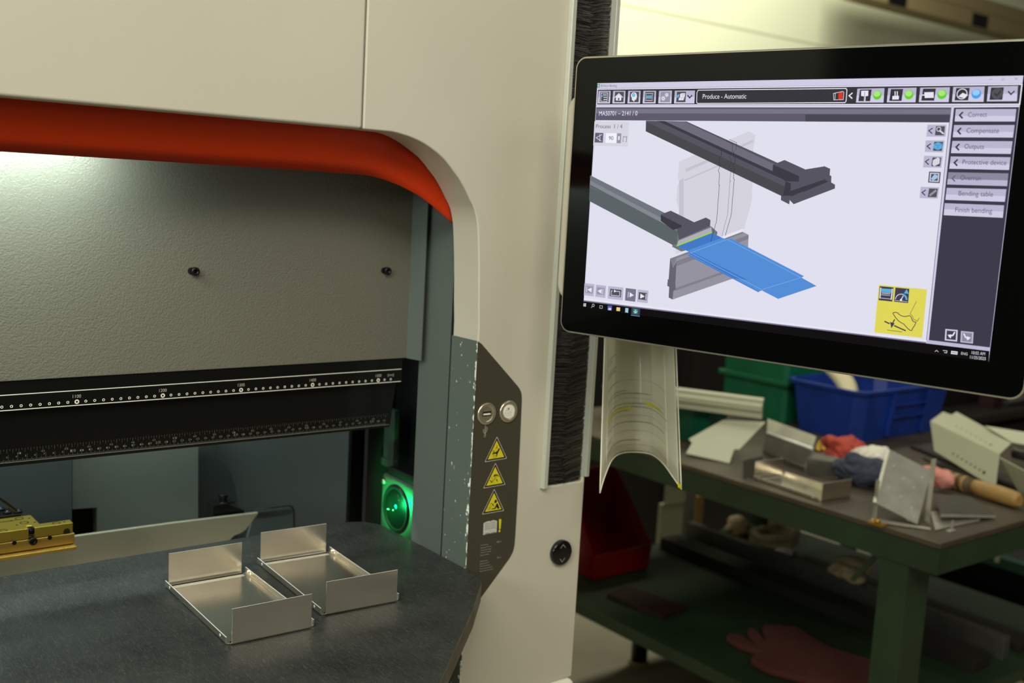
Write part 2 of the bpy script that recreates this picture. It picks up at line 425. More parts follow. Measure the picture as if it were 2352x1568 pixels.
T1, T2 = by_x(top, xs), by_x(bl, xs)
rows = []
for v in range(5): rows.append([a.lerp(b, v/4) for a, b in zip(T1, T2)])
m = MB(); m.grid(rows); m.build('orange_band', 'orange_paint', press, solid=.0015)
m = MB(); m.box((-1.2, YF+.03, ZH+.006), (XC-.002, 1.30, ZH+.012)); m.build('hood_ceiling', 'dark_grey_paint', press)
# lamp under the hood
m = MB(); m.box((-.165, 1.200, 1.486), (.405, 1.224, 1.504), 0); m.box((-.155, 1.203, 1.4845), (.395, 1.221, 1.486), 1)
m.build('hood_lamp', ['rail_alu', 'led_white'], press)
# moving ram: big grey cover with flange, scale rails
YR = 1.266
zr = 1.2128
ram = MB(); ram.box((-1.2, YR, zr), (.8164, YR+.02, ZH+.006)); ram = ram.build('ram_cover', 'grey_paint', press, bevel=.0012)
m = MB(); m.slab([(.8158, YR, zr), (.8196, 1.2352, zr+.0008), (.8196, 1.2352, ZH), (.8158, YR, ZH)], .0016); m.build('cover_flange', 'side_grey_paint', ram)
m = MB(); m.box((-1.2, YR+.0202, zr+.03), (.80, 1.42, ZH+.05)); m.build('ram_body', 'dark_grey_paint', ram)
for px, py in ((447.5, 623), (889, 622)):
    c = onY(px, py, YR-.002)
    m = MB(); m.lathe(c, (0, -1, 0), [(.0052, -.002), (.0052, .003), (.0045, .0042), (.0024, .0042), (.0022, .0016)], 0, 24); m.build('cover_screw', 'screw_black', ram)
    m = MB(); m.lathe(c+Vector((-.004, .0018, .0004)), (0, -1, 0), [(.0042, -.001), (.0042, .0003)], 0, 20); m.build('keyhole_slot', 'dark_gap', ram)
XE = onY(924, 860, YR).x
zu = onY(924, 876, YR).z
zlow = onY(0, 1073, 1.277).z
rail = MB(); rail.box((-1.2, YR+.001, zu-.001), (XE, 1.36, zr-.0008)); rail = rail.build('clamp_rail', 'black_gloss', press)
e0, e1 = onY(911, 886, 1.277), onY(895, 985, 1.277)
m = MB(); m.prism([(-1.2, 1.277, zu+.002), (e0.x, 1.277, zu+.002), (e1.x, 1.277, zlow), (-1.2, 1.277, zlow)], (0, .06, 0))
tool = m.build('upper_beam', 'black_gloss', press, bevel=.0008)
cv = Canvas(lambda x, y: (lambda p: (p.x, p.z))(onY(x, y, YR+.001)), lambda a, b: Vector((a, YR+.001, b)), (0, -1, 0))
def z10(x, y): return (x/4.704, 800+y/4.704)
zl1, zl2 = onY(0, 909, YR).z, onY(0, 944.2, YR).z
zl1b, zl2b = onY(922, 847.6, YR).z, onY(922, 875.6, YR).z
cv.poly([(-1.2, zl1-.0005), (XE-.001, zl1b-.0005), (XE-.001, zl1b+.0005), (-1.2, zl1+.0005)], 'print_white', raw=True)
cv.poly([(-1.2, zl2-.0005), (XE-.001, zl2b-.0005), (XE-.001, zl2b+.0005), (-1.2, zl2+.0005)], 'print_white', raw=True)
x1100, x1500 = onY(177.1, 922, YR).x, onY(869.5, 874, YR).x
zc0, zc1 = onY(177.1, 922.6, YR).z, onY(869.5, 873, YR).z
for k in range(-50, 43):
    x = x1100+(x1500-x1100)*k/40; z = zc0+(zc1-zc0)*k/40
    if k % 10 == 0: cv.ring((x, z), .0012, .00262, 'print_white', raw=True, seg=24)
    else: cv.ring((x, z), .00085, .0016, 'print_white', raw=True, seg=18)
for s, xx in (('700', -40), ('800', -30), ('900', -20), ('1000', -10), ('1100', 0), ('1200', 10), ('1300', 20), ('1400', 30), ('1500', 40)):
    x = x1100+(x1500-x1100)*xx/40; z = zc0+(zc1-zc0)*xx/40+.0046
    cv.text(s, (x-.0046, z), (x+.0046, z), 'print_faint', cap=.0038, raw=True)
x = x1500+.0195; z = zc1+.0046; cv.text('[mm]', (x-.0048, z), (x+.0048, z), 'print_faint', cap=.0034, raw=True)
cv.build('millimetre_scale', rail)
# inch / centimetre scale on the lower beam
YS = 1.277
cv = Canvas(lambda x, y: (lambda p: (p.x, p.z))(onY(x, y, YS)), lambda a, b: Vector((a, YS, b)), (0, -1, 0))
pa, pb = onY(0, 1064.2, YS), onY(893, 974.5, YS)
def zbase(x): return pa.z+(pb.z-pa.z)*(x-pa.x)/(pb.x-pa.x)
cv.poly([(-1.0, zbase(-1)-.0003), (pb.x, pb.z-.0003), (pb.x, pb.z+.0003), (-1.0, zbase(-1)+.0003)], 'print_dim', raw=True)
xa, xb = onY(167.5, 1050, YS).x, onY(853.7, 977, YS).x     # 10 and 50 cm
def tick(x, z0, z1, wd=.00018, mt='print_dim'): cv.poly([(x-wd/2, z0), (x+wd/2, z0), (x+wd/2, z1), (x-wd/2, z1)], mt, raw=True); cv.h -= cv.step
for mm in range(0, 523):
    x = xa+(xb-xa)*(mm-100)/400
    if x < pa.x-.02 or x > pb.x-.002: continue
    z = zbase(x); tick(x, z+.0003, z+(.0085 if mm % 10 == 0 else .0042 if mm % 5 == 0 else .0024))
    if mm % 10 == 0 and mm:
        s = str(mm//10); big = mm % 100 == 0; hh = .0030 if big else .0021; ww = .0026 if big else .0018
        for j, ch in enumerate(s):
            xx = x-(ww*.75 if len(s) == 2 else ww*.95)+(ww*1.5*j if len(s) == 2 else 0)
            cv.text(ch, (xx-ww*.38, z+.0052), (xx+ww*.38, z+.0052), 'print_dim', cap=hh, raw=True); cv.h -= cv.step
zt_off = onY(43.6, 1029, YS).z-zbase(onY(43.6, 1029, YS).x)
i41, i48 = onY(43.6, 1035, YS).x, onY(401, 1005, YS).x
for q in range(-16, 21*8):
    x = i41+(i48-i41)/7*q/8
    if x < pa.x-.02 or x > pb.x-.003: continue
    zt_ = zbase(x)+zt_off; L = .0072 if q % 8 == 0 else .0044 if q % 2 == 0 else .0022
    tick(x, zt_-L, zt_)
    if q % 8 == 0:
        s = str(41+q//8); big = s in ('48', '60'); hh = .0030 if big else .0022; ww = .0024 if big else .0018
        for j, ch in enumerate(s):
            xx = x-ww*.75+ww*1.5*j; cv.text(ch, (xx-ww*.38, zt_-.0068), (xx+ww*.38, zt_-.0068), 'print_dim', cap=hh, raw=True); cv.h -= cv.step
cv.build('inch_scale', tool)
# inner side of the column
m = MB(); m.box((XC-.0004, YF+.0576, .3), (XC+.010, YF+.0609, ZH)); m.build('panel_gap', 'dark_gap', press)
m = MB(); m.box((XC+.0003, YF+.0612, .3), (XC+.011, 1.257, ZH+.02)); m.build('column_side_panel', 'side_grey_paint', press, bevel=.001)
# dark openings and panels seen through the throat
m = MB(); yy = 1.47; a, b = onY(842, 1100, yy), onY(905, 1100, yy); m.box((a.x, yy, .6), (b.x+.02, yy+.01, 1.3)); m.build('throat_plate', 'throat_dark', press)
m = MB(); m.box((.925, 1.2575, .5), (.9345, 1.529, 1.5)); m.build('throat_shade_sheet', 'black_plastic', press)  # black sheets stand in for the shade of the throat hole
m = MB(); m.box((a.x+.005, 1.53, .5), (1.05, 1.54, 1.5)); m.build('throat_shade_sheet', 'black_plastic', press)
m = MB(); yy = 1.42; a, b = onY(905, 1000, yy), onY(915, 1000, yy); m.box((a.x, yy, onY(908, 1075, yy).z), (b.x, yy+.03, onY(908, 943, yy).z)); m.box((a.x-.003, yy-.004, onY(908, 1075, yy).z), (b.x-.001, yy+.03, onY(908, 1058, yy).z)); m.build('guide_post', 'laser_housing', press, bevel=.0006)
def pane(name, px, y, t, mt, parent=press, **k):
    q = MB(); q.prism([onY(x, yy, y) for x, yy in px], (0, t, 0)); return q.build(name, mt, parent, **k)
m = MB(); m.box((-1.2, 1.80, .4), (1.30, 1.82, 1.5)); m.build('rear_panel', 'inner_grey_paint', press)
pane('rear_cover', [(456, 960), (500, 960), (500, 1048), (520, 1068), (533, 1090), (540, 1118), (546, 1150), (548, 1290), (456, 1290)], 1.74, .02, 'slate_paint', bevel=.001)
pane('inner_guard', [(166, 960), (456, 960), (456, 1290), (222, 1290), (222, 1166), (166, 1170)], 1.68, .02, 'light_panel_paint', bevel=.001)
m = MB(); a, b = onY(160, 1160, 1.72), onY(226, 1230, 1.72); m.box((a.x, 1.72, b.z-.05), (b.x, 1.73, a.z+.01)); m.build('guard_recess', 'dark_gap', press)
m = MB(); a = onY(165, 1100, 1.63); m.box((-1.2, 1.63, .6), (a.x, 1.65, 1.4)); m.build('side_guard', 'slate_paint', press)
pane('sheet_support', [(-60, 1263), (172, 1230.5), (400, 1199.8), (594, 1176.5), (592, 1182), (566, 1216), (556, 1224), (538, 1231), (480, 1290), (-60, 1380)], 1.575, .006, 'support_paint', bevel=.0015)
pane('rear_tray', [(585, 1172), (664, 1161), (672, 1166), (676, 1260), (560, 1260)], 1.65, .006, 'inner_grey_paint', bevel=.002)
m = MB(); m.tube([onY(580, 1172, 1.647), onY(662, 1161, 1.647), onY(671, 1164, 1.647), onY(675, 1172, 1.647), onY(677, 1250, 1.647)], .0014, 0, 8); m.build('tray_rim', 'black_plastic', press)
m = MB(); yb_ = 1.59
a, b = onY(490, 1160, yb_), onY(522, 1200, yb_); m.box((a.x, yb_, b.z-.02), (b.x, yb_+.03, a.z))
m.prism([onY(520, 1158, yb_), onY(562, 1172, yb_), onY(562, 1190, yb_), onY(520, 1190, yb_)], (0, .02, 0))
m.lathe(onY(512, 1159, yb_+.01), (0, 0, 1), [(.009, 0), (.009, .004), (.006, .005), (.006, .012), (.0075, .013), (.0075, .018)], 0, 20)
m.box(tuple(onY(524, 1158, yb_)), tuple(onY(540, 1150, yb_)+Vector((0, .02, 0)))); m.build('stop_bracket', 'black_plastic', press, bevel=.001)
# ---------------- brush slot in the column
for (p0, p1, p2, p3) in (((1243.5, 1119), (1251.5, 1117), 0, 0),):
    xl = onY(1239.5, 1119, YF).x; zb_ = onY(1240, 1121, YF).z
    br = MB(); br.prism([(xl, YF-.0002, zb_), (xl+.002, YF-.007, zb_), (BR0-.0005, YF-.007, zb_), (BR0+.001, YF+.004, zb_)], (0, 0, 2.3-zb_)); rl = br.build('slot_rail', 'rail_alu', press, bevel=.0008)
    br = MB(); xr = onY(1346, 1105, YF).x; br.prism([(BR1-.001, YF+.004, zb_+.008), (BR1+.0005, YF-.006, zb_+.008), (xr, YF-.006, zb_+.008), (xr+.001, YF-.0002, zb_+.008)], (0, 0, 2.3-zb_)); br.build('slot_rail', 'rail_alu', press, bevel=.0008)
m = MB(); m.box((BR0+.0005, YF+.03, ZBR+.0005), (BR1-.0005, YF+.05, 2.3)); brush = m.build('slot_brush', 'dark_gap', press)
xm = BR0+(BR1-BR0)*.47
for side in (0, 1):
    mm_ = [MB(), MB()]
    for b_, dens in ((0, 9000), (1, 1500)):
        q = mm_[b_]
        for k in range(dens):
            z = rnd.uniform(ZBR+.001, 1.95); zz = z
            y0 = YF+rnd.uniform(.004, .012)-(.0015 if b_ else 0); dip = rnd.uniform(-.001, .0045) if side == 0 else rnd.uniform(-.009, -.003)
            if side == 0: x0, x1 = BR0, xm+rnd.uniform(-.004, .003)
            else: x0, x1 = BR1, xm+rnd.uniform(-.003, .004)
            wd = rnd.uniform(.0001, .00022)
            dz = -dip if side == 0 else dip
            tipy = y0-rnd.uniform(0, .004)
            zt_ = max(zz+dz, ZBR-.002)
            n0 = len(q.v)
            xmid = (x0+x1)/2; zmid = z+(zt_-z)*.35
            P = [(x0, y0, z), (xmid, y0-.001, zmid), (x1, tipy, zt_)]
            vs = []
            for p in P: vs += [(p[0], p[1], p[2]-wd), (p[0], p[1]+.0001, p[2]+wd)]
            o_ = len(q.v); q.v += [Vector(v) for v in vs]
            for i in range(2): q.f.append([o_+2*i, o_+2*i+2, o_+2*i+3, o_+2*i+1]); q.m.append(b_); q.sm.append(False)
    mg = MB(); mg.flat = True
    for q in mm_:
        o_ = len(mg.v); mg.v += q.v
        for f, mi_ in zip(q.f, q.m): mg.f.append([i+o_ for i in f]); mg.m.append(mi_); mg.sm.append(False)
    ob = mg.build('bristles', ['bristle', 'bristle_light'], brush); ob['kind'] = 'stuff'
# ---------------- control strip on the column
def F(x, y, d=0): return onY(x, y, YF-d)
strip_px = [(1098, 783.5), (1106, 789), (1189, 886), (1194, 893), (1198, 903), (1199, 915), (1196, 985), (1190, 1120), (1184, 1225), (1182, 1252), (1178, 1268), (1171, 1281), (1108, 1368), (1092, 1388)]
pts = [onY(x, y, YF-.0009) for x, y in strip_px]
zbot = pts[-1].z-.02
poly = [(XC-.0008, pts[0].z)]+[(p.x, p.z) for p in pts[1:]]+[(XC-.0008, zbot)]
m = MB(); m.prism([(x, YF-.0009, z) for x, z in poly], (0, .0009, 0)); 
strip = m.build('control_strip', 'brown_dark', press, bevel=.0004)
zt_side = onX(1040, 772.5, XC).z
m = MB(); m.box((XC-.0009, YF-.0005, .75), (XC, YF+.0575, pts[0].z)); m.build('corner_plate', 'chipped_lit_paint', press)
cf = lambda x, y: (lambda p: (p.x, p.z))(onY(x, y, YF-.0009))
cv = Canvas(cf, lambda a, b: Vector((a, YF-.0009, b)), (0, -1, 0), base=.00008)
def W(x, y): return (1070+x/7.84, 990+y/7.84)
def tri(p, r0=0):
    a, b, c = [Vector(cf(*W(*q))) for q in p]; ctr = (a+b+c)/3
    for s_, mt in ((1.0, 'sign_rim'), (.93, 'sign_black'), (.74, 'sign_yellow')):
        q = [ctr+(v-ctr)*s_ for v in (a, b, c)]; out = []
        for i in range(3):
            v = q[i]; e1 = (q[i-1]-v).normalized(); e2 = (q[(i+1) % 3]-v).normalized(); rr = .0012*s_ if s_ > .8 else .0002
            out += [tuple(v+e1*rr), tuple(v+(e1+e2)*rr*.3), tuple(v+e2*rr)]
        cv.poly(out, mt, raw=True)
def newcv(): return Canvas(cf, lambda a, b: Vector((a, YF-.0009, b)), (0, -1, 0), base=.00008)
tri([(560, 92), (336, 556), (740, 490)])
cv.stroke([W(560, 255), W(558, 300)], .0009, 'sign_black'); cv.poly([W(546, 292), W(572, 290), W(558, 318)], 'sign_black')
cv.poly([W(597, 295), W(612, 320), W(575, 390), W(552, 460), W(545, 455), W(550, 405), W(515, 405), W(480, 422), W(475, 405), W(500, 385), W(535, 378), W(565, 350)], 'sign_black')
cv.stroke([W(490, 348), W(506, 358)], .0009, 'sign_black'); cv.stroke([W(482, 385), W(505, 372), W(520, 385)], .0007, 'sign_black')
cv.stroke([W(515, 300), W(535, 295), W(530, 345), W(522, 355)], .0003, 'sign_black'); cv.stroke([W(492, 430), W(494, 472), W(540, 468), W(543, 425), W(518, 440), W(492, 430)], .0003, 'sign_black')
cv.build('warning_sign', strip); cv = newcv()
tri([(533, 566), (312, 1030), (712, 960)])
cv.poly([W(505, 785), W(530, 775), W(565, 777), W(585, 795), W(597, 822), W(575, 808), W(545, 800), W(520, 808), W(512, 822), W(495, 822)], 'sign_black')
cv.stroke([W(545, 815), W(465, 925), W(430, 882)], .0008, 'sign_black'); cv.stroke([W(465, 925), W(462, 895)], .0007, 'sign_black')
cv.poly([W(538, 860), W(556, 862), W(574, 908), W(566, 912), W(548, 880), W(542, 884)], 'sign_black')
cv.stroke([W(458, 820), W(475, 850), W(470, 890)], .0003, 'sign_black'); cv.stroke([W(430, 915), W(432, 950)], .0003, 'sign_black'); cv.stroke([W(500, 905), W(505, 945)], .0003, 'sign_black')
cv.build('warning_sign', strip); cv = newcv()
tri([(511, 1035), (288, 1500), (688, 1430)])
cv.circle(W(536, 1262), .0024, 'sign_black', sx=.9)
cv.poly([W(550, 1300), W(572, 1298), W(606, 1388), W(568, 1395), W(556, 1362), W(545, 1372), W(530, 1400), W(462, 1405), W(462, 1390), W(515, 1382), W(535, 1345)], 'sign_black')
cv.stroke([W(455, 1297), W(480, 1315), W(508, 1350)], .0009, 'sign_black'); cv.stroke([W(512, 1285), W(425, 1395), W(405, 1360)], .0004, 'sign_black'); cv.stroke([W(425, 1395), W(440, 1300)], .0004, 'sign_black'); cv.stroke([W(390, 1380), W(395, 1415), W(445, 1408)], .0003, 'sign_black')
cv.build('warning_sign', strip)
cv = Canvas(cf, lambda a, b: Vector((a, YF-.0009, b)), (0, -1, 0), base=.00008)
def V(x, y): return (1080+x/11.2, 1180+y/11.2)
cv.poly([V(340, 240), V(400, 205), V(470, 180), V(520, 185), V(570, 160), V(640, 160), V(692, 182), V(678, 470), V(600, 485), V(500, 500), V(420, 515), V(330, 545)], 'print_green_white')
cv.poly([V(345, 512), V(400, 495), V(450, 487), V(500, 492), V(430, 503)], 'sign_black'); cv.poly([V(520, 488), V(570, 470), V(620, 460), V(670, 462), V(600, 475)], 'sign_black')
cv.stroke([V(520, 190), V(508, 490)], .0003, 'print_faint')
for r_ in range(4):
    cv.stroke([V(375, 270+45*r_), V(430, 240+45*r_), V(495, 238+45*r_)], .00035, 'steel_dark'); cv.stroke([V(530, 228+48*r_), V(580, 208+48*r_), V(650, 215+46*r_)], .00035, 'steel_dark')
cv.poly([V(732, 140), V(765, 122), V(797, 140), V(775, 380), V(735, 385)], 'sign_yellow'); cv.circle(V(745, 432), .0018, 'sign_yellow', sx=.85)
cv.build('manual_pictogram', strip); cv = newcv()
cv.text('85', V(685, 742), V(748, 730), 'print_faint', cap=.0024); cv.text('mm', V(756, 722), V(803, 714), 'print_faint', cap=.0014)
cv.text('8', V(695, 1142), V(725, 1137), 'print_faint', cap=.0024); cv.text('mm', V(740, 1128), V(790, 1120), 'print_faint', cap=.0014)
for s_, a, b in (('Nachlaufweg', (268, 818), (458, 785)), ('Stopping down time', (266, 885), (548, 835)), ("Temps de freinage", (265, 950), (536, 900)), ('Tempo corrimento', (262, 1010), (533, 962)), ('Ejeme vatibeu', (256, 1080), (472, 1035)),
                 ('Abschaltweg', (247, 1232), (440, 1200)), ('Measured path', (243, 1300), (470, 1252)), ('Trajet de blocage', (243, 1360), (498, 1312)), ('Percorso di chiusura', (240, 1425), (553, 1365)), ('Recorrido de parada', (240, 1485), (578, 1420))):
    cv.text(s_, V(*a), V(*b), 'print_faint', cap=.00150)
cv.build('printed_text', strip); cv = newcv()
def Q(x, y): return (1085+x/15.68, 915+y/15.68)
cv.stroke([Q(468, 985), Q(465, 1010)], .0009, 'print_faint'); cv.circle(Q(450, 1345), .00175, 'print_faint', sx=.95); cv.circle(Q(450, 1345), .0011, 'sign_black')
for p in ([Q(450, 1320), Q(462, 1250), Q(468, 990)], [Q(458, 1280), Q(400, 1200), Q(398, 1150)], [Q(465, 1230), Q(515, 1160), Q(520, 1080)]): cv.stroke(p, .0010, 'print_faint')
for q in ((403, 1138), (520, 1070), (467, 1008)): cv.circle(Q(*q), .0013, 'print_faint'); cv.circle(Q(*q), .0007, 'sign_black')
cv.build('usb_symbol', strip)
# sockets / buttons
def disc(c, r, prof, name, mats, parent): pass
c = onY(*Q(503, 545), YF-.0009)
m = MB(); m.lathe(c, (0, -1, 0), [(.0150, 0), (.0150, .0012), (.0140, .0022), (.0102, .0024), (.0095, .0012)], 0, 40)
usb = m.build('usb_port', 'satin_steel', press, bevel=0)
m = MB(); m.box((c.x-.0068, YF-.0024, c.z-.0030), (c.x+.0068, YF-.00212, c.z+.0032), 0); m.box((c.x-.0058, YF-.0027, c.z-.0014), (c.x+.0056, YF-.0024, c.z+.0008), 1); m.build('usb_slot', ['dark_gap', 'button_white'], usb)
c = onY(*Q(1288, 462), YF-.0009)
m = MB(); m.lathe(c, (0, -1, 0), [(.0150, 0), (.0150, .0012), (.0140, .0024), (.0100, .0024), (.0096, .0014)], 0, 40)
pb_ = m.build('push_button', 'satin_steel', press)
m = MB(); m.lathe(c, (0, -1, 0), [(.0094, .0008), (.0094, .0026), (.0088, .0029)], 0, 40); m.build('button_cap', 'button_white', pb_)
cb = lambda x, y: (lambda p: (p.x, p.z))(onY(x, y, YF-.0038)); cv = Canvas(cb, lambda a, b: Vector((a, YF-.0038, b)), (0, -1, 0), base=.0001)
for p in ([(1240, 320), (1250, 380), (1290, 440), (1340, 375), (1352, 320)], [(1150, 530), (1155, 480), (1190, 430), (1280, 430)], [(1150, 530), (1400, 500), (1405, 480), (1330, 470)], [(1180, 530), (1190, 620), (1370, 605), (1385, 520)], [(1235, 540), (1275, 575), (1320, 535)]):
    cv.stroke([Q(*q) for q in p], .00028, 'print_faint')
cv.circle(Q(1302, 365), .0011, 'sign_black'); cv.build('button_icon', pb_)
c = onY(1285.5, 1267, YF)
m = MB(); m.lathe(c, (0, -1, 0), [(.0182, -.001), (.0182, .005), (.0174, .0062), (.0166, .0066), (.001, .0066)], 0, 48); ob_ = m.build('height_switch', 'black_gloss', press)
cv = Canvas(None, lambda a, b: Vector((a, YF-.0066, b)), (0, -1, 0), base=.0001)
for s_ in (1, -1): cv.stroke([(c.x-.0045, c.z+s_*.0078), (c.x, c.z+s_*.0128), (c.x+.0045, c.z+s_*.0078)], .0007, 'print_faint', raw=True)
cv.ring((c.x, c.z), .001, .0018, 'steel_dark', raw=True); cv.build('switch_arrows', ob_)
# ---------------- laser guard head
XL = .862
cy_, cz_ = onX(910, 1168, XL).y, onX(910, 1168, XL).z
laser = thing('laser_guard', 'green lit laser receiver head with a round lens beside the column', 'laser guard', (XL+.03, cy_, cz_-.06))
ztop = onX(885, 1088, XL).z
m = MB(); m.box((XL, cy_-.052, cz_-.07), (XL+.05, cy_+.046, ztop)); body = m.build('housing', 'laser_housing', laser, bevel=.006, seg=3)
m = MB(); m.box((XL+.004, cy_-.05, ztop), (XL+.05, cy_+.035, ztop+.012)); m.build('mounting_block', 'black_plastic', laser, bevel=.002)
m = MB(); m.lathe((XL, cy_, cz_), (-1, 0, 0), [(.036, 0), (.036, .0015), (.034, .003), (.031, .003), (.030, .0005)], 0, 48); m.build('lens_ring', 'black_metal', laser)
m = MB(); m.lathe((XL, cy_, cz_), (-1, 0, 0), [(.029, .001), (.0285, .003), (.026, .006), (.020, .0085), (.012, .010), (.003, .0105)], 0, 48); ln = m.build('lens', 'lens_glass', laser)
m = MB(); m.lathe((XL, cy_, cz_), (-1, 0, 0), [(.0288, .0004), (.0288, .0008)], 0, 40); m.build('lens_backing', 'black_plastic', laser)
m = MB()
for dy, dz, r_ in ((-.009, .002, .0007), (.006, -.0004, .0007), (.003, -.0002, .0005)): m.lathe((XL-.0112, cy_+dy, cz_+dz), (-1, 0, 0), [(.0001, -r_), (r_*.7, -r_*.7), (r_, 0), (r_*.7, r_*.7), (.0001, r_)], 0, 12)
m.build('laser_dot', 'laser_green', laser)
m = MB(); m.lathe((XL, cy_+.036, ztop-.012), (-1, 0, 0), [(.004, 0), (.004, .003), (.002, .004)], 0, 16); m.build('corner_screw', 'satin_steel', laser)
l = bpy.data.lights.new('laser_glow_fill', 'SPOT'); l.energy = 1.0; l.spot_size = R(135); l.spot_blend = .4; l.color = (0, 1, .20); l.shadow_soft_size = .004  # added spot aimed back at the head, standing in for the laser's reflected glow
lo = bpy.data.objects.new('laser_glow_fill', l); scene.collection.objects.link(lo); lo.location = (XL-.030, cy_+.002, cz_+.004); lo.rotation_euler = (0, R(-90), 0)
# ================================================================ SUPPORT TABLE
ZT = .9528
tb = thing('support_table', 'dark scratched sheet support table in front of the press opening', 'table', (.2, .9, 0))
tp = [(-1.1, 1.378), (.745, 1.372), (.79, 1.368), (.812, 1.358), (.824, 1.340), (.8275, 1.32), (.8275, 1.100), (.822, 1.078), (.812, 1.062), (.7528, .9975), (.6078, .8558), (.30, .555), (-1.1, .555)]
m = MB(); m.prism([(x, y, ZT-.0255) for x, y in tp], (0, 0, .0255), 0)
for i in range(2, len(m.m)): m.m[i] = 1
ob = m.build('table_top', ['table_top', 'table_edge'], tb, bevel=.0022, seg=2)
m = MB(); m.box((-.6, .75, ZT-.085), (.52, .81, ZT-.026)); m.box((.50, .80, ZT-.085), (.56, 1.20, ZT-.026)); m.box((-.1, .75, 0), (0, .81, ZT-.08)); m.box((-.6, 1.14, ZT-.085), (.56, 1.2, ZT-.026)); m.build('support_arm', 'steel_dark', tb, bevel=.002)
m = MB(); m.slab([(.70, .985, ZT-.026), (.62, .905, ZT-.026), (.60, .93, ZT-.11), (.66, 1.0, ZT-.13)], .004); m.build('edge_bracket', 'steel_dark', tb)
# ================================================================ SHEET METAL TRAYS
TL, TW, TH, LIP, t_ = .200, .1035, .0405, .0085, .0013
tr = MB()
def U(sx):
    return None
xs_ = [(0, LIP), (0, .002), (.0006, .0006), (.002, 0), (TW-.002, 0), (TW-.0006, .0006), (TW, .002), (TW, LIP), (TW-t_, LIP), (TW-t_, .0024), (TW-.0022, t_), (.0022, t_), (t_, .0024), (t_, LIP)]
tr.prism([(x, .0035, z) for x, z in xs_], (0, TL-.007, 0))
ys_ = [(.007, 0), (.002, 0), (.0006, .0006), (0, .002), (0, TH), (t_, TH), (t_, .0024), (.0022, t_), (.007, t_)]
tr.prism([(.0052, y, z) for y, z in ys_], (TW-.0104, 0, 0)); tr.prism([(.0052, TL-y, z) for y, z in ys_], (TW-.0104, 0, 0))
for yy in (.186,):
    for k in (0, .0035): tr.box((.006, yy+k, t_), (TW-.006, yy+k+.0007, t_+.0003))
tray = tr.build('sheet_metal_tray', ['sheet_aluminium', 'painted_glint'], None, bevel=.0003, seg=1, smooth=False)
tray_me_off = tray.location.copy()
for p in tray.data.polygons:
    if len(p.vertices) == 4:
        es = [(tray.data.vertices[p.vertices[i]].co-tray.data.vertices[p.vertices[i-1]].co).length for i in range(4)]
        if p.area/sum(es) < .00066 and max(es) > .01: p.material_index = 1
# re-centre the mesh on the tray's front left corner
for v in tray.data.vertices: v.co += tray_me_off
tray.location = (0, 0, 0)
for xc_ in (t_/2, TW-t_/2):
    for yy in (.020, .180):
        hm = MB(); hm.lathe((xc_, yy, .0052), (1, 0, 0), [(.0017, -t_/2-.0002), (.0017, t_/2+.0002)], 0, 14); hm.build('hole', 'painted_glint', tray)
def put_tray(o, loc, rz, label, tilt=None):
    o.location = loc; o.rotation_euler = tilt if tilt else (0, 0, rz)
    tag(o, label, 'tray', 'identical bent aluminium trays')
tB = copy_tree(tray); tC = copy_tree(tray)
fa, ba = onZ(521.5, 1484.5, ZT), onZ(354, 1348, ZT)
put_tray(tray, (fa.x, fa.y, ZT+.0004), R(-1.6), 'bright aluminium tray on the dark support table, nearer and left of the pair')
fb = onZ(738.5, 1416, ZT)
put_tray(tB, (fb.x, fb.y, ZT+.0004), R(-3.2), 'bright aluminium tray on the dark support table, further and right of the pair')
# ================================================================ BACK GAUGE FINGER
YG = 1.455
def G(x, y, yy=YG): return onY(x/5.4075, 1060+y/5.4075, yy)
g0 = G(905, 755); z_t = g0.z; z_1 = G(905, 880).z; z_2 = G(920, 1003).z; z_3 = G(955, 1085, YG-.012).z
gauge = thing('back_gauge', 'gold coloured back gauge finger block reaching in at the left edge', 'back gauge', (g0.x-.1, YG+.05, z_3))
back = onZ(850/5.4075, 1060+720/5.4075, z_t).y
xsl0, xsl1 = G(358, 835).x, G(432, 825).x
m = MB(); xL = g0.x-.32
m.box((xL, YG, z_1), (xsl0, back, z_t)); m.box((xsl1, YG, z_1), (g0.x, back, z_t)); m.box((xsl0, YG+.012, z_1), (xsl1, back, z_t-.0005))
sb = onZ(360/5.4075, 1060+662/5.4075, z_t); sx1 = onZ(492/5.4075, 1060+768/5.4075, z_t).x; sx0 = sx1-.062
m.box((sx0, back-.002, z_t-.030), (sx1, sb.y, z_t)); finger = m.build('finger_block', 'gold_alu', gauge, bevel=.0008)
m = MB(); m.box((xL, YG-.003, z_2), (G(920, 900).x, YG+.02, z_1-.0002)); m.build('stop_face', 'gold_worn', gauge, bevel=.0006)
m = MB(); m.box((xL, YG-.014, z_3), (G(955, 1040, YG-.014).x, YG+.006, z_2-.001)); m.build('support_ledge', 'gold_worn', gauge, bevel=.0008)
c = G(408, 985, YG-.003)
m = MB(); m.lathe((c.x, YG-.003, c.z), (0, -1, 0), [(.0052, -.004), (.0052, .0025), (.0045, .0035), (.002, .0035), (.0018, .001)], 0, 28); m.lathe((c.x, YG+.004, c.z+.008), (0, 0, 1), [(.0035, 0), (.0035, .008)], 0, 16); m.build('clamp_screw', 'screw_black', gauge)
for zx, zy, r_ in ((240, 704, .0055), (303, 757, .0055), (700, 762, .0052), (42, 856, .0050), (800, 747, .0018), (140, 731, .0016), (362, 702, .0016), (210, 785, .0016), (432, 752, .0016)):
    p = onZ(zx/5.4075, 1060+zy/5.4075, z_t)
    m = MB(); m.lathe((p.x, p.y, z_t-.0002), (0, 0, 1), [(r_, 0), (r_, .0004), (r_*.8, .0004), (r_*.75, .0001)] if r_ > .003 else [(r_, 0), (r_, .0003)], 0, 20); m.build('socket_screw' if r_ > .003 else 'pin_hole', 'screw_black', gauge)
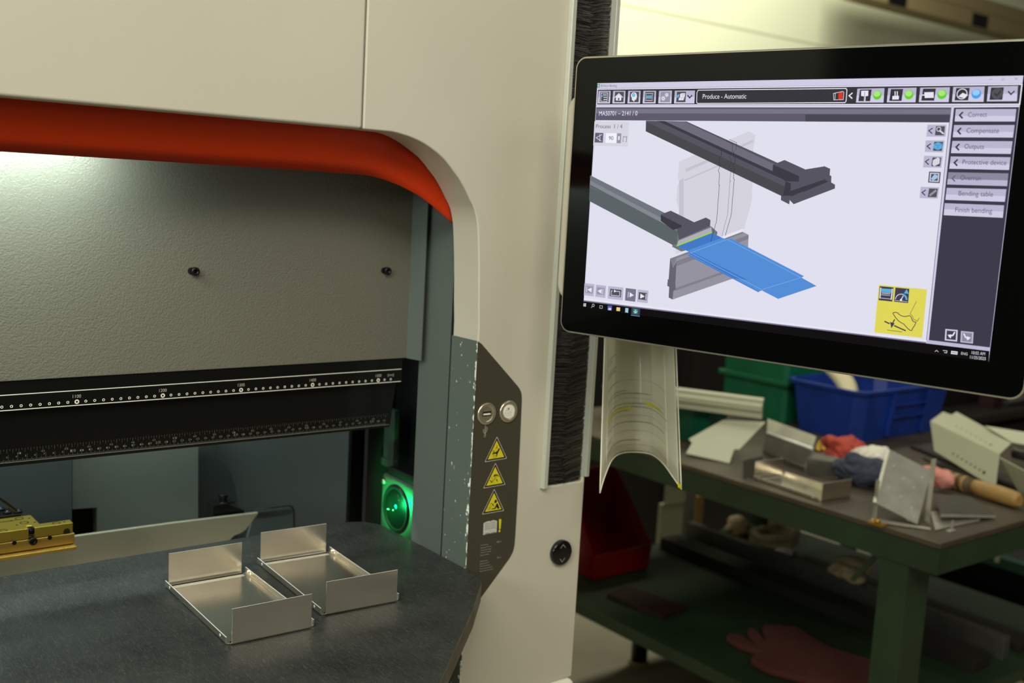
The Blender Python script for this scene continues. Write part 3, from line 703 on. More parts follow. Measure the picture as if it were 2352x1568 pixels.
for zx, zy in ((610, 905), (170, 970)):
    p = G(zx, zy, YG); m = MB(); m.lathe((p.x, YG-.0033, z_1-.0045+.003), (0, -1, 0), [(.0028, 0), (.0028, .0004)], 0, 18); m.build('pin_hole', 'screw_black', gauge)
p = G(828, 868); m = MB(); m.lathe((p.x, YG, p.z), (0, -1, 0), [(.0045, 0), (.0045, .0003), (.0036, .0003), (.0034, .0001)], 0, 20); m.build('pin_hole', 'steel_dark', gauge)
m = MB(); m.box((xL-.05, back+.002, z_t-.05), (sx0-.001, sb.y+.012, z_t-.004)); m.box((sx0-.04, sb.y+.0005, z_t-.04), (sx1-.012, sb.y+.035, z_t+.003)); m.build('gauge_carriage', 'black_metal', gauge, bevel=.001)
for zx, zy in ((90, 640), (228, 628), (10, 600)):
    p = onZ(zx/5.4075, 1060+zy/5.4075, z_t+.003); m = MB(); m.lathe(p, (0, 0, 1), [(.0055, -.001), (.0055, .002), (.0045, .003), (.0025, .003), (.0022, .001)], 0, 22); m.build('carriage_screw', 'screw_black', gauge)
m = MB(); m.tube([onY(-30, 1120, 1.50), onY(38, 1174, 1.50)], .0022, 0, 10); m.build('gauge_rod', 'steel_dark', gauge)
# ================================================================ CONTROL MONITOR
CS = CAM + .896*Vector((1.054, .846, -.002))
MU = Vector((.226, -.974, 0)).normalized(); MV = Vector((0, 0, 1)); MN = Vector((-MU.y, MU.x, 0))*-1   # MN points out of the glass
if MN.dot(CAM-CS) < 0: MN = -MN
def S(px, py):
    d = ray(px, py); t = (CS-CAM).dot(MN)/d.dot(MN); P = CAM+d*t-CS; return (P.dot(MU), P.dot(MV))
def S3(a, b, h=0): return CS+MU*a+MV*b+MN*h
mon = thing('control_monitor', 'black framed touchscreen monitor on the press column showing bending software', 'monitor', tuple(CS-Vector((0, 0, .17))))
def rrect(w_, h_, r, n=8, cx=0, cy=0):
    out = []
    for (sx, sy, a0) in ((1, 1, 0), (-1, 1, 90), (-1, -1, 180), (1, -1, 270)):
        for k in range(n+1):
            a = R(a0+90*k/n); out.append((cx+sx*(w_-r)+r*math.cos(a), cy+sy*(h_-r)+r*math.sin(a)))
    return out
m = MB(); m.prism([S3(a, b, .0) for a, b in rrect(.2700, .1650, .0125)], -MN*.004); m.build('glass_front', 'glass_black', mon, bevel=.0006)
m = MB(); m.prism([S3(a, b, -.0008) for a, b in rrect(.2722, .1672, .0145)], -MN*.009); m.build('metal_rim', 'monitor_rim', mon, bevel=.0012)
m = MB(); m.prism([S3(a, b, -.010) for a, b in rrect(.262, .150, .02)], -MN*.045); m.build('back_shell', 'monitor_shell', mon, bevel=.008, seg=3)
for sx in (-1, 1):
    m = MB(); m.prism([S3(sx*.262+a, b-.002, -.013) for a, b in rrect(.029, .128, .022)], -MN*.022); m.build('side_grip', 'monitor_shell', mon, bevel=.005, seg=3)
m = MB(); pc = S3(0, 0, -.05); m.tube([pc, pc-MN*.03, Vector((.992, pc.y+.05, CAMH)), Vector((.992, YF+.0015, CAMH))], .02, 0, 20); m.build('support_arm', 'monitor_shell', mon)
# ---- screen image
def ui(name, rgb, k=1.0): mat('ui_'+name, rgb, emit=k)
for n_, c_ in dict(white=(224, 224, 238), white2=(232, 232, 243), lav=(190, 186, 212), lavd=(120, 116, 140), bar=(58, 56, 62), bar2=(74, 72, 84), bard=(96, 92, 110), barl=(122, 118, 136), panel=(62, 60, 74), btn=(186, 182, 208), btnl=(208, 204, 228), btnt=(100, 96, 118),
                   text=(96, 94, 112), light=(232, 230, 242), black=(20, 17, 18), task=(44, 36, 38), beam=(88, 85, 98), beamd=(74, 74, 78), beaml=(112, 108, 124), beamx=(62, 60, 68), punch=(212, 211, 222), punchd=(196, 195, 208), lb=(112, 118, 126), lbd=(92, 100, 104), lbl=(132, 136, 144),
                   die=(150, 147, 160), died=(104, 101, 114), diem=(130, 127, 140), blue=(84, 142, 214), blued=(66, 122, 200), bluel=(126, 176, 232), lime=(160, 214, 50), face=(176, 174, 186), line=(48, 48, 62), yellow=(224, 214, 88), dark=(66, 64, 82), icon=(84, 84, 88), iconl=(150, 148, 160),
                   sky=(88, 178, 222), green=(104, 206, 52), greenl=(170, 232, 120), ball=(70, 160, 236), balll=(150, 204, 248), red=(222, 58, 40), teal=(40, 150, 130), box=(214, 213, 224), field=(242, 242, 250), grey=(152, 150, 166), folder=(236, 206, 130), floppy=(74, 92, 178), pink=(220, 196, 210), paleb=(160, 200, 226), tdim=(140, 136, 158)).items(): ui(n_, c_, 1.0)
cv = Canvas(S, lambda a, b: S3(a, b, 0), MN, step=.00002, base=.00015)
P_ = lambda pts, m: cv.poly(pts, 'ui_'+m)
K = lambda pts, wd, m, **k: cv.stroke(pts, wd*.00050, 'ui_'+m, **k)
a1 = lambda x, y: (1300+x/3.92, 100+y/3.92); a2 = lambda x, y: (1850+x/3.92, 80+y/3.92); a3 = lambda x, y: (1280+x/3.734, 400+y/3.734)
a4 = lambda x, y: (1850+x/3.337, 450+y/3.337); a5 = lambda x, y: (1370+x/9.408, 195+y/9.408); a6 = lambda x, y: (1970+x/9.224, 630+y/9.224)
def M(f, *xy): return [f(xy[i], xy[i+1]) for i in range(0, len(xy), 2)]
BL, BR_ = (1340, 706), (2271, 830.6)
P_([(1372.2, 191), (2350.8, 173.6), BR_, BL], 'lav')
P_([(1372.2, 191), (2350.8, 173.6), (2348.8, 191), (1371.6, 203)], 'btnl')
P_([(1371.8, 203.5), (2348.5, 191.8), (2341.5, 241), (1370.2, 242.3)], 'bar')
K([(1372.5, 205), (2347.5, 193.5), (2342, 239.5), (1371, 241), (1372.5, 205)], 2.2, 'light')
P_([(1369.8, 246.5), (2185.5, 246.5), (2181.8, 281.3), (1368.3, 276)], 'bard')
K([(1370, 244.8), (2186, 245.5)], 1.6, 'light')
P_([(1369.6, 250), (2185, 251), (2184, 262), (1369.2, 260)], 'barl')
P_([(1850, 263), (2184, 264), (2181.8, 281.3), (1850, 279.4)], 'bar2')
# drawing area
P_([(1368.3, 276), (2181.8, 281.3), (2128.5, 780.5), (1341.8, 684)], 'white')
P_([(1341.8, 684), (2128.5, 780.5), (2128, 785), (1341.4, 689)], 'light'); P_([(1341.6, 689.5), (2127, 785.5), (2127, 789), (1341.3, 693)], 'lavd')
P_([(1340.9, 692), (2272.5, 806), (2271, 830.6), (1340, 706)], 'black')
# right panel
P_([(2191.8, 245.8), (2341, 244.5), (2274, 797.6), (2133, 780.5)], 'panel'); K([(2191.8, 245.8), (2341, 244.5)], 2, 'light'); K([(2188.5, 247), (2131.5, 779)], 4, 'btnl'); K([(2185, 247), (2128.4, 780)], 1.2, 'lavd')
P_([(2133, 780.5), (2274, 797.8), (2273.5, 805), (2133, 787)], 'lav')
btns = [([(1355, 668), (1900, 668), (1887, 780), (1345, 780)], 'Correct', (1465, 740), (1635, 737), 1, 1), ([(1340, 812), (1885, 812), (1870, 925), (1328, 922)], 'Compensate', (1450, 882), (1742, 884), 1, 1),
        ([(1325, 955), (1867, 958), (1850, 1072), (1312, 1065)], 'Outputs', (1432, 1024), (1608, 1028), 1, 1), ([(1310, 1095), (1848, 1102), (1835, 1217), (1297, 1205)], 'Protective device', (1414, 1165), (1810, 1172), 1, 1),
        ([(1290, 1237), (1830, 1247), (1818, 1362), (1278, 1347)], 'Overrun', (1396, 1306), (1582, 1312), 1, 0), ([(1275, 1377), (1812, 1390), (1798, 1503), (1262, 1485)], 'Bending table', (1380, 1446), (1690, 1456), 0, 1)]
for q, s_, L, Rr, ar, on in btns:
    q = [a2(*p) for p in q]; P_(q, 'btn' if on else 'tdim'); l4 = lambda u, v: cv.quadlerp(*q, u, v)
    P_([l4(0, .55), l4(1, .55), l4(1, 1), l4(0, 1)], 'btnl' if on else 'btn')
    cv.text(s_, a2(*L), a2(*Rr), 'ui_text' if on else 'ui_btnt', cap=.0046)
    if ar: c_ = l4(.095, .5); K([(c_[0]+3.5, c_[1]-6.2), (c_[0]-3, c_[1]), (c_[0]+2.7, c_[1]+6)], 3.0 if on else 2, 'panel' if on else 'text')
q = [a4(*p) for p in ((1070, 55), (1525, 72), (1515, 167), (1062, 147))]; P_(q, 'btn'); l4 = lambda u, v: cv.quadlerp(*q, u, v); P_([l4(0, .5), l4(1, .5), l4(1, 1), l4(0, 1)], 'btnl')
cv.text('Finish bending', a4(1150, 122), a4(1432, 132), 'ui_text', cap=.0046)
# undo / redo
for i_, q in enumerate((((1075, 1018), (1170, 1026), (1165, 1115), (1070, 1105)), ((1195, 1033), (1292, 1042), (1286, 1130), (1190, 1120)))):
    q = [a4(*p) for p in q]; P_(q, 'btnl' if not i_ else 'btn'); l4 = lambda u, v: cv.quadlerp(*q, u, v)
    P_([l4(.12, .12), l4(.88, .12), l4(.88, .88), l4(.12, .88)], 'dark' if not i_ else 'tdim')
    f_ = (lambda u: u) if not i_ else (lambda u: 1-u)
    K([l4(f_(.75), .25), l4(f_(.62), .5), l4(f_(.35), .62)], 2.6, 'light'); P_([l4(f_(.2), .5), l4(f_(.52), .42), l4(f_(.48), .8)], 'light')
# title
P_(M(a1, 286, 364, 310, 364, 308, 397, 285, 398), 'teal'); K(M(a1, 297, 368, 297, 392), 1.3, 'light'); K(M(a1, 290, 382, 305, 382), 1, 'light')
cv.text('ByVision Bending', a1(318, 390), a1(463, 391), 'ui_text', cap=.0028)
for x_ in ((1655, 404, 1685, 402),): K(M(a2, *x_), .7, 'tdim')
K(M(a2, 1772, 395, 1795, 394, 1793, 408, 1770, 409, 1772, 395), .6, 'tdim'); K(M(a2, 1890, 388, 1915, 405), .7, 'tdim'); K(M(a2, 1915, 387, 1890, 406), .7, 'tdim')
# toolbar icons
tb_q = [((60, 130), (322, 130), (305, 402), (42, 402)), ((375, 130), (642, 130), (628, 402), (358, 402)), ((702, 130), (970, 130), (955, 402), (684, 402)), ((1030, 130), (1305, 130), (1292, 402), (1012, 402)), ((1368, 130), (1648, 125), (1635, 404), (1350, 402)), ((1710, 128), (2145, 124), (2130, 404), (1692, 404))]
for i_, q in enumerate(tb_q):
    qq = [a5(*p) for p in q]; P_(qq, 'btn'); l4 = lambda u, v: cv.quadlerp(*qq, u, v)
    P_([l4(0, .5), l4(1, .5), l4(1, 1), l4(0, 1)], 'btnl')
    if i_ < 5: P_([l4(.16, .08), l4(.88, .08), l4(.88, .90), l4(.14, .90)], 'icon' if i_ != 4 else 'grey')
    else: P_([l4(.11, .08), l4(.56, .08), l4(.56, .90), l4(.10, .90)], 'icon')
K(M(a5, 120, 175, 108, 355, 245, 365, 262, 178, 120, 175), 1.2, 'light')
for y_ in (220, 268, 318): K(M(a5, 175, y_, 235, y_), 1.6, 'light')
K(M(a5, 122, 235, 142, 255, 172, 205), 2, 'sky')
K(M(a5, 418, 270, 503, 190, 582, 270), 1.8, 'light'); P_(M(a5, 440, 262, 503, 205, 558, 262, 552, 340, 440, 340), 'light'); P_(M(a5, 485, 285, 515, 285, 512, 332, 482, 332), 'icon')
P_(M(a5, 765, 210, 790, 172, 830, 163, 870, 175, 888, 205, 895, 265, 882, 300, 872, 325, 845, 325, 835, 368, 780, 320, 785, 290, 765, 250), 'light'); cv.circle(a5(822, 220), .0020, 'ui_sky'); cv.circle(a5(822, 220), .0007, 'ui_light')
for k in range(8): t = k*math.pi/4; K([a5(822+30*math.cos(t), 220+34*math.sin(t)), a5(822+42*math.cos(t), 220+46*math.sin(t))], 1.1, 'sky')
P_(M(a5, 1100, 235, 1222, 230, 1218, 265, 1098, 270), 'sky'); K(M(a5, 1085, 190, 1245, 188), 1.2, 'box'); K(M(a5, 1098, 285, 1222, 285), 1.2, 'box'); K(M(a5, 1075, 338, 1228, 340), 1.4, 'box'); K(M(a5, 1095, 195, 1085, 335), 2, 'grey'); K(M(a5, 1232, 195, 1224, 335), 2, 'grey')
for (gx, gy, gr) in ((1465, 295, 36), (1543, 220, 28)):
    cv.ring(a5(gx, gy), .00075 if gr > 30 else .0005, .00188 if gr > 30 else .0015, 'ui_light', seg=24)
    for k in range(8): t = k*math.pi/4+.2; K([a5(gx+gr*math.cos(t), gy+gr*1.15*math.sin(t)), a5(gx+(gr+14)*math.cos(t), gy+(gr+16)*math.sin(t))], 1.1, 'light')
P_(M(a5, 1760, 225, 1815, 205, 1812, 265, 1760, 285), 'sky'); P_(M(a5, 1830, 205, 1865, 183, 1940, 183, 1935, 250, 1905, 335, 1800, 338, 1805, 285, 1832, 270), 'light')
for l_ in ((1860, 215, 1930, 212), (1815, 285, 1925, 280), (1880, 190, 1865, 335), (1905, 190, 1900, 330)): K(M(a5, *l_), .5, 'iconl')
K(M(a5, 2000, 235, 2040, 285, 2085, 235), 2.6, 'bar')
K(M(a1, 1200, 423, 1190, 445, 1187, 530, 1195, 541), 1.6, 'light'); K([a1(1200, 422), a2(375, 485)], 1.7, 'light'); K([a1(1195, 541), a2(365, 612)], 1.7, 'light'); K(M(a2, 375, 485, 383, 500, 375, 600, 365, 612), 1.7, 'light')
cv.text('Produce - Automatic', a1(1240, 499), a1(1633, 497), 'ui_light', cap=.0052)
P_(M(a2, 310, 520, 345, 512, 342, 580, 308, 588), 'red'); K(M(a2, 262, 530, 345, 512, 355, 520, 350, 585, 265, 588, 262, 530), 1.2, 'box'); K(M(a2, 280, 527, 275, 588), 1, 'box'); K(M(a2, 310, 520, 308, 588), 1, 'red'); K(M(a2, 430, 528, 403, 550, 428, 573), 2.4, 'light')
st = [((478, 487), (722, 482), (712, 612), (465, 612)), ((755, 482), (1010, 478), (1000, 610), (742, 610)), ((1043, 478), (1310, 474), (1298, 608), (1030, 608)), ((1340, 472), (1622, 468), (1612, 606), (1328, 606)), ((1655, 468), (1922, 462), (1912, 600), (1642, 602))]
for i_, q in enumerate(st):
    qq = [a2(*p) for p in q]; P_(qq, 'btn'); l4 = lambda u, v: cv.quadlerp(*qq, u, v); P_([l4(0, .5), l4(1, .5), l4(1, 1), l4(0, 1)], 'btnl'); P_([l4(.1, .08), l4(.53, .08), l4(.51, .9), l4(.08, .9)], 'bar')
bx = [(657, 546), (943, 543), (1240, 540), (1548, 535)]
for i_, c_ in enumerate(bx):
    cv.circle(a2(*c_), .0044, 'ui_green' if i_ < 3 else 'ui_ball', seg=28); cv.circle(a2(c_[0]-2, c_[1]-12), .0028, 'ui_greenl' if i_ < 3 else 'ui_balll', seg=24, sx=1.2)
P_(M(a2, 513, 507, 578, 505, 576, 552, 553, 556, 551, 598, 537, 598, 539, 556, 513, 554), 'light'); K(M(a2, 545, 520, 542, 590), 1.4, 'grey')
P_(M(a2, 792, 585, 795, 553, 853, 552, 851, 585), 'light'); K(M(a2, 818, 552, 818, 515), 2, 'light'); K(M(a2, 838, 552, 838, 515), 2, 'light'); P_(M(a2, 1080, 520, 1165, 518, 1165, 570, 1085, 572), 'light'); K(M(a2, 1065, 545, 1080, 545), 2, 'light')
cv.ring(a2(1420, 535), .0042, .0050, 'ui_light', seg=24); P_(M(a2, 1385, 560, 1425, 525, 1475, 545, 1440, 572), 'light'); cv.circle(a2(1738, 532), .0052, 'ui_icon', seg=24); K(M(a2, 1715, 532, 1733, 552, 1765, 512), 2.6, 'bar'); K(M(a2, 1838, 515, 1860, 540, 1888, 512), 2.4, 'bar')
cv.text('MA50701 \u2013 2141 / 0', a1(312, 650), a1(657, 649), 'ui_light', cap=.0052)
# view tool buttons
for q, ar in ((((1110, 812), (1280, 812), (1272, 920), (1100, 918)), 1), (((1095, 952), (1265, 952), (1250, 1060), (1085, 1056)), 1), (((1080, 1090), (1248, 1095), (1235, 1198), (1070, 1195)), 1), (((1125, 1232), (1230, 1236), (1220, 1337), (1115, 1330)), 0), (((1050, 1368), (1217, 1374), (1202, 1476), (1040, 1470)), 1)):
    qq = [a2(*p) for p in q]; l4 = lambda u, v: cv.quadlerp(*qq, u, v); P_(qq, 'btn' if ar else 'icon')
    if ar: P_([l4(.46, .12), l4(.93, .12), l4(.92, .88), l4(.44, .88)], 'icon'); K([l4(.27, .3), l4(.1, .5), l4(.27, .72)], 2, 'panel')
    else: P_([l4(.1, .1), l4(.9, .1), l4(.9, .9), l4(.1, .9)], 'btnl'); P_([l4(.2, .2), l4(.8, .2), l4(.8, .8), l4(.2, .8)], 'icon')
cv.ring(a2(1212, 852), .0016, .0023, 'ui_box'); K(M(a2, 1222, 866, 1252, 890), 3, 'box'); P_(M(a2, 1168, 985, 1205, 968, 1243, 983, 1240, 1022, 1205, 1040, 1166, 1022), 'sky'); K(M(a2, 1168, 985, 1205, 1002, 1243, 983), .8, 'blued'); K(M(a2, 1205, 1002, 1204, 1038), .8, 'blued')
P_(M(a2, 1160, 1130, 1205, 1105, 1222, 1115, 1220, 1160, 1170, 1185, 1155, 1170), 'box'); P_(M(a2, 1140, 1300, 1175, 1255, 1205, 1270, 1200, 1290, 1165, 1312), 'paleb'); P_(M(a2, 1125, 1440, 1185, 1392, 1195, 1408, 1135, 1455), 'grey')
# the 3-D view
P_(M(a1, 1035, 1065, 1660, 793, 1722, 825, 1700, 960, 1690, 1400)+M(a3, 1673, 265, 1618, 465, 1430, 530, 1030, 685, 1060, 300, 1037, 230, 1045, 100, 1062, 75, 1050, 15)+M(a1, 1030, 1130), 'punch')
P_(M(a1, 1092, 1130, 1700, 868, 1702, 890, 1095, 1158), 'punchd'); P_(M(a1, 1085, 1225, 1700, 960, 1700, 975, 1085, 1240), 'punchd')
P_(M(a3, 1060, 60, 1100, 30, 1100, 640, 1060, 655), 'punchd')
P_(M(a1, 737, 697, 1100, 703, 1920, 1075, 1983, 1050, 2215, 1155, 2340, 1105)+M(a2, 187, 1185, 237, 1207, 233, 1265, 248, 1272, 246, 1330, 281, 1350, 279, 1385, 0, 1490)+M(a1, 2065, 1447, 2030, 1410, 2025, 1448, 1950, 1410, 1952, 1372, 735, 792), 'beam')
P_(M(a1, 737, 705, 1990, 1290, 1970, 1372, 735, 792), 'beamd'); P_(M(a1, 840, 698, 905, 699, 1880, 1150, 1985, 1205, 1975, 1225, 1870, 1180), 'beamx'); P_(M(a1, 900, 699, 1080, 703, 1885, 1085, 1875, 1150), 'beaml')
P_(M(a1, 1880, 1090, 2115, 1195, 2112, 1245, 1990, 1240, 1875, 1155), 'beamx'); P_(M(a1, 1995, 1240, 2040, 1262, 2038, 1370, 1968, 1372), 'beamx')
P_(M(a2, 0, 1385, 185, 1305, 222, 1322, 0, 1415), 'beamx'); P_(M(a2, 20, 1212, 187, 1185, 237, 1207, 233, 1265, 0, 1370), 'beam'); P_(M(a1, 2030, 1330, 2352, 1222, 2352, 1250, 2040, 1378), 'beamx')
P_(M(a3, 300, 10, 940, 333, 990, 313, 1190, 412, 1290, 372, 1330, 393, 1327, 445, 1342, 452, 1390, 497, 1385, 520, 1110, 655, 1080, 662, 1003, 622, 1003, 605, 290, 230), 'lb')
P_(M(a3, 298, 100, 1050, 490, 1040, 600, 1003, 605, 290, 230), 'lbd'); P_(M(a3, 298, 55, 900, 370, 1000, 430, 1000, 465, 298, 110), 'lbl'); P_(M(a3, 300, 90, 1000, 462, 1000, 478, 300, 108), 'lbd')
P_(M(a3, 905, 345, 990, 313, 1190, 412, 1290, 372, 1330, 393, 1327, 445, 1060, 560, 1045, 470, 1005, 475, 905, 400), 'beam'); P_(M(a3, 905, 350, 1085, 440, 1080, 455, 1010, 478, 905, 400), 'beamx')
P_(M(a3, 985, 722, 1605, 493, 1657, 520, 1645, 790, 1620, 860, 1005, 1073, 972, 1055, 977, 965, 960, 955, 965, 900, 972, 900), 'die'); P_(M(a3, 985, 722, 1600, 495, 1612, 505, 1040, 720, 1010, 800), 'diem')
P_(M(a3, 985, 722, 1010, 803, 1040, 745, 1030, 935, 1033, 990, 1014, 997, 1005, 1073, 972, 1055, 977, 965, 960, 955, 965, 900, 972, 900), 'died'); P_(M(a3, 1033, 975, 1620, 770, 1620, 790, 1030, 998), 'diem'); P_(M(a3, 1040, 745, 1657, 520, 1655, 555, 1035, 790), 'diem'); K(M(a3, 1440, 545, 1600, 480), 5, 'white2')
P_(M(a3, 1055, 570, 1338, 455, 1342, 497, 1045, 607), 'face')
P_(M(a3, 1045, 615, 1340, 500, 1430, 545, 1475, 558, 1510, 552, 2132, 873, 2110, 885, 2238, 957, 1910, 1067, 1770, 995, 1742, 1007, 1140, 690, 1165, 675), 'blue')
P_(M(a3, 1045, 615, 1340, 500, 1430, 545, 1130, 655), 'blued'); P_(M(a3, 1650, 630, 2110, 870, 2110, 885, 1770, 990, 1530, 880, 1640, 850), 'blue')
P_(M(a3, 1150, 680, 1180, 670, 1650, 905, 1530, 890), 'blued')
K(M(a3, 1160, 672, 1775, 992), 1.1, 'bluel'); K(M(a3, 1475, 558, 2105, 885, 1780, 985), 1.0, 'bluel'); K(M(a3, 1165, 672, 1470, 560), 1.2, 'bluel'); K(M(a3, 1140, 692, 1742, 1007), 1.6, 'blued'); K(M(a3, 1045, 613, 1340, 499), 3.0, 'lime')
for q in ((1220, 716), (1560, 590), (2050, 835), (1688, 960)): cv.circle(a3(*q), .0006, 'ui_blued', seg=10)
K(M(a1, 1462, 878, 1520, 908, 1515, 978), .8, 'line'); K(M(a1, 1490, 865, 1555, 895, 1548, 962), .8, 'line')
K(M(a1, 1418, 955, 1415, 1020, 1400, 1025, 1398, 1080, 1410, 1095, 1390, 1145, 1402, 1175, 1395, 1270, 1403, 1280)+M(a3, 1408, 100, 1385, 400, 1335, 573), 1.0, 'line')
K(M(a1, 1530, 970, 1528, 1025, 1543, 1035, 1540, 1075, 1523, 1095, 1535, 1130, 1527, 1215, 1535, 1225)+M(a3, 1535, 50, 1510, 350, 1485, 435, 1480, 450, 1460, 525), 1.0, 'line')
K(M(a1, 1498, 990, 1497, 1040, 1508, 1050, 1505, 1080, 1490, 1100, 1503, 1140, 1495, 1230, 1502, 1240)+M(a3, 1500, 60, 1478, 350, 1450, 450, 1430, 533), .6, 'line')
# process box
P_(M(a1, 278, 703, 590, 707, 576, 930, 266, 920), 'box'); cv.text('Process', a1(290, 764), a1(422, 765), 'ui_text', cap=.0046); cv.text('1 / 4', a1(455, 766), a1(527, 766), 'ui_text', cap=.0046)
P_(M(a1, 285, 805, 358, 808, 353, 895, 278, 892), 'btnt'); K(M(a1, 345, 822, 293, 850, 338, 880), 1.3, 'light'); K(M(a1, 325, 820, 328, 855, 322, 880), 1.2, 'light')
P_(M(a1, 382, 808, 478, 811, 475, 898, 377, 895), 'field'); cv.text('90', a1(406, 870), a1(447, 871), 'ui_text', cap=.0046); P_(M(a1, 482, 810, 520, 812, 515, 900, 477, 898), 'grey'); cv.text('1', a1(490, 871), a1(504, 871), 'ui_light', cap=.0046); cv.text('[\u00b0]', a1(533, 873), a1(568, 875), 'ui_text', cap=.0048)
# transport buttons
for i_, q in enumerate((((255, 933), (340, 942), (333, 1047), (248, 1035)), ((353, 945), (440, 955), (433, 1060), (346, 1048)), ((458, 957), (589, 970), (582, 1080), (453, 1064)), ((608, 974), (698, 985), (690, 1092), (602, 1080)), ((711, 986), (804, 997), (796, 1104), (705, 1092)))):
    qq = [a3(*p) for p in q]; l4 = lambda u, v: cv.quadlerp(*qq, u, v); P_(qq, 'lavd' if i_ == 3 else 'btn'); P_([l4(.14, .2), l4(.88, .2), l4(.87, .78), l4(.12, .78)], 'grey' if i_ < 2 else 'icon' if i_ != 3 else 'lavd')
    if i_ == 2: K([l4(.3, .35), l4(.22, .35), l4(.22, .7), l4(.78, .7), l4(.78, .35), l4(.55, .35)], 1.3, 'light'); P_([l4(.4, .24), l4(.56, .35), l4(.4, .46)], 'light')
    elif i_ in (0, 1): P_([l4(.75 if not i_ else .6, .3), l4(.75 if not i_ else .6, .7), l4(.32 if not i_ else .2, .5)], 'white2'); xx = .25 if not i_ else .72; K([l4(xx, .3), l4(xx, .7)], 1.6, 'white2')
    else: P_([l4(.28 if i_ == 4 else .42, .3), l4(.28 if i_ == 4 else .42, .7), l4(.7 if i_ == 4 else .82, .5)], 'white2'); xx = .8 if i_ == 4 else .28; K([l4(xx, .3), l4(xx, .7)], 1.6, 'white2')
# task bar
P_(M(a3, 248, 1105, 270, 1105, 268, 1132, 246, 1130), 'box'); K(M(a3, 258, 1103, 257, 1133), .6, 'black'); K(M(a3, 246, 1117, 270, 1119), .6, 'black'); cv.ring(a3(331, 1122), .0013, .0018, 'ui_box'); K(M(a3, 323, 1131, 314, 1142), 1, 'box')
K(M(a3, 388, 1124, 386, 1146, 408, 1148, 410, 1126, 388, 1124), .9, 'box'); P_(M(a3, 456, 1122, 492, 1126, 489, 1166, 453, 1162), 'floppy'); P_(M(a3, 462, 1142, 486, 1145, 484, 1165, 459, 1162), 'pink'); P_(M(a3, 531, 1138, 562, 1141, 560, 1172, 529, 1169), 'folder'); P_(M(a3, 607, 1144, 633, 1147, 630, 1186, 604, 1182), 'paleb')
P_(M(a3, 660, 1142, 734, 1150, 729, 1214, 656, 1205), 'dark'); P_(M(a3, 677, 1152, 714, 1156, 710, 1196, 674, 1192), 'teal'); K(M(a3, 695, 1160, 692, 1188), 1.2, 'light'); K(M(a3, 680, 1172, 692, 1188, 708, 1174), 1.2, 'light'); K(M(a3, 656, 1207, 729, 1216), 1, 'sky')
K(M(a4, 1008, 1188, 1020, 1178, 1033, 1190), .9, 'box'); K(M(a4, 1070, 1180, 1100, 1183, 1098, 1198, 1080, 1196), 1.1, 'box'); P_(M(a4, 1132, 1182, 1182, 1188, 1179, 1212, 1129, 1206), 'box'); K(M(a4, 1138, 1195, 1174, 1199), .8, 'black'); cv.text('ENG', a4(1207, 1211), a4(1256, 1217), 'ui_box', cap=.0026); cv.text('10:02 AM', a4(1287, 1207), a4(1390, 1217), 'ui_box', cap=.0030); cv.text('11/25/2025', a4(1275, 1241), a4(1395, 1254), 'ui_box', cap=.0030)
# foot-pedal message
P_(M(a6, 492, 222, 505, 215, 1500, 312, 1512, 322, 1410, 1325, 1398, 1335, 410, 1220, 400, 1208), 'yellow')
P_(M(a6, 512, 243, 805, 270, 780, 570, 488, 540), 'dark'); P_(M(a6, 845, 273, 1140, 302, 1113, 602, 815, 572), 'dark')
P_(M(a6, 555, 292, 762, 308, 755, 380, 550, 362), 'sky')
for l_, w_ in (((535, 288, 518, 492), 2.6), ((780, 312, 758, 518), 2.6), ((515, 492, 762, 518), 1), ((560, 375, 740, 392), .9), ((562, 398, 728, 412), .9), ((550, 425, 728, 442), .9)): K(M(a6, *l_), w_, 'box')
K([a6(965+115*math.cos(t), 530-118*math.sin(t)) for t in [R(5+9*k) for k in range(8)]], 3.2, 'sky'); K([a6(965+118*math.cos(t), 530-118*math.sin(t)) for t in [R(75+12*k) for k in range(9)]], 1.4, 'box'); P_(M(a6, 1085, 308, 1130, 408, 1025, 395), 'sky'); K(M(a6, 965, 530, 1008, 455), 1.6, 'light'); cv.circle(a6(965, 535), .0011, 'ui_light'); K(M(a6, 835, 545, 1095, 575), .9, 'box')
K(M(a6, 800, 830, 798, 812, 815, 800, 850, 796, 885, 803, 920, 835, 960, 862, 1010, 880, 1060, 884, 1110, 872, 1145, 868, 1168, 882, 1188, 915, 1198, 955, 1218, 985, 1245, 998, 1272, 998, 1278, 1012, 1250, 1080, 1212, 1130, 1190, 1182, 1150, 1172, 1100, 1130, 1060, 1085, 1025, 1045, 960, 1010, 905, 970, 850, 905, 800, 830), 1.5, 'dark')
K(M(a6, 1290, 565, 1158, 828), .8, 'dark'); K(M(a6, 1158, 828, 1205, 870, 1222, 915, 1235, 950, 1265, 955, 1310, 985, 1350, 915), .9, 'dark')
P_(M(a6, 733, 995, 780, 1015, 832, 1025, 762, 1132), 'dark'); K(M(a6, 828, 952, 785, 1030), 2.2, 'dark'); K(M(a6, 628, 990, 715, 1032), 2.6, 'dark'); K(M(a6, 828, 1080, 1055, 1180), 2.6, 'dark'); K(M(a6, 680, 1170, 985, 1208), 1, 'dark')
scr = cv.build('screen_image', mon)
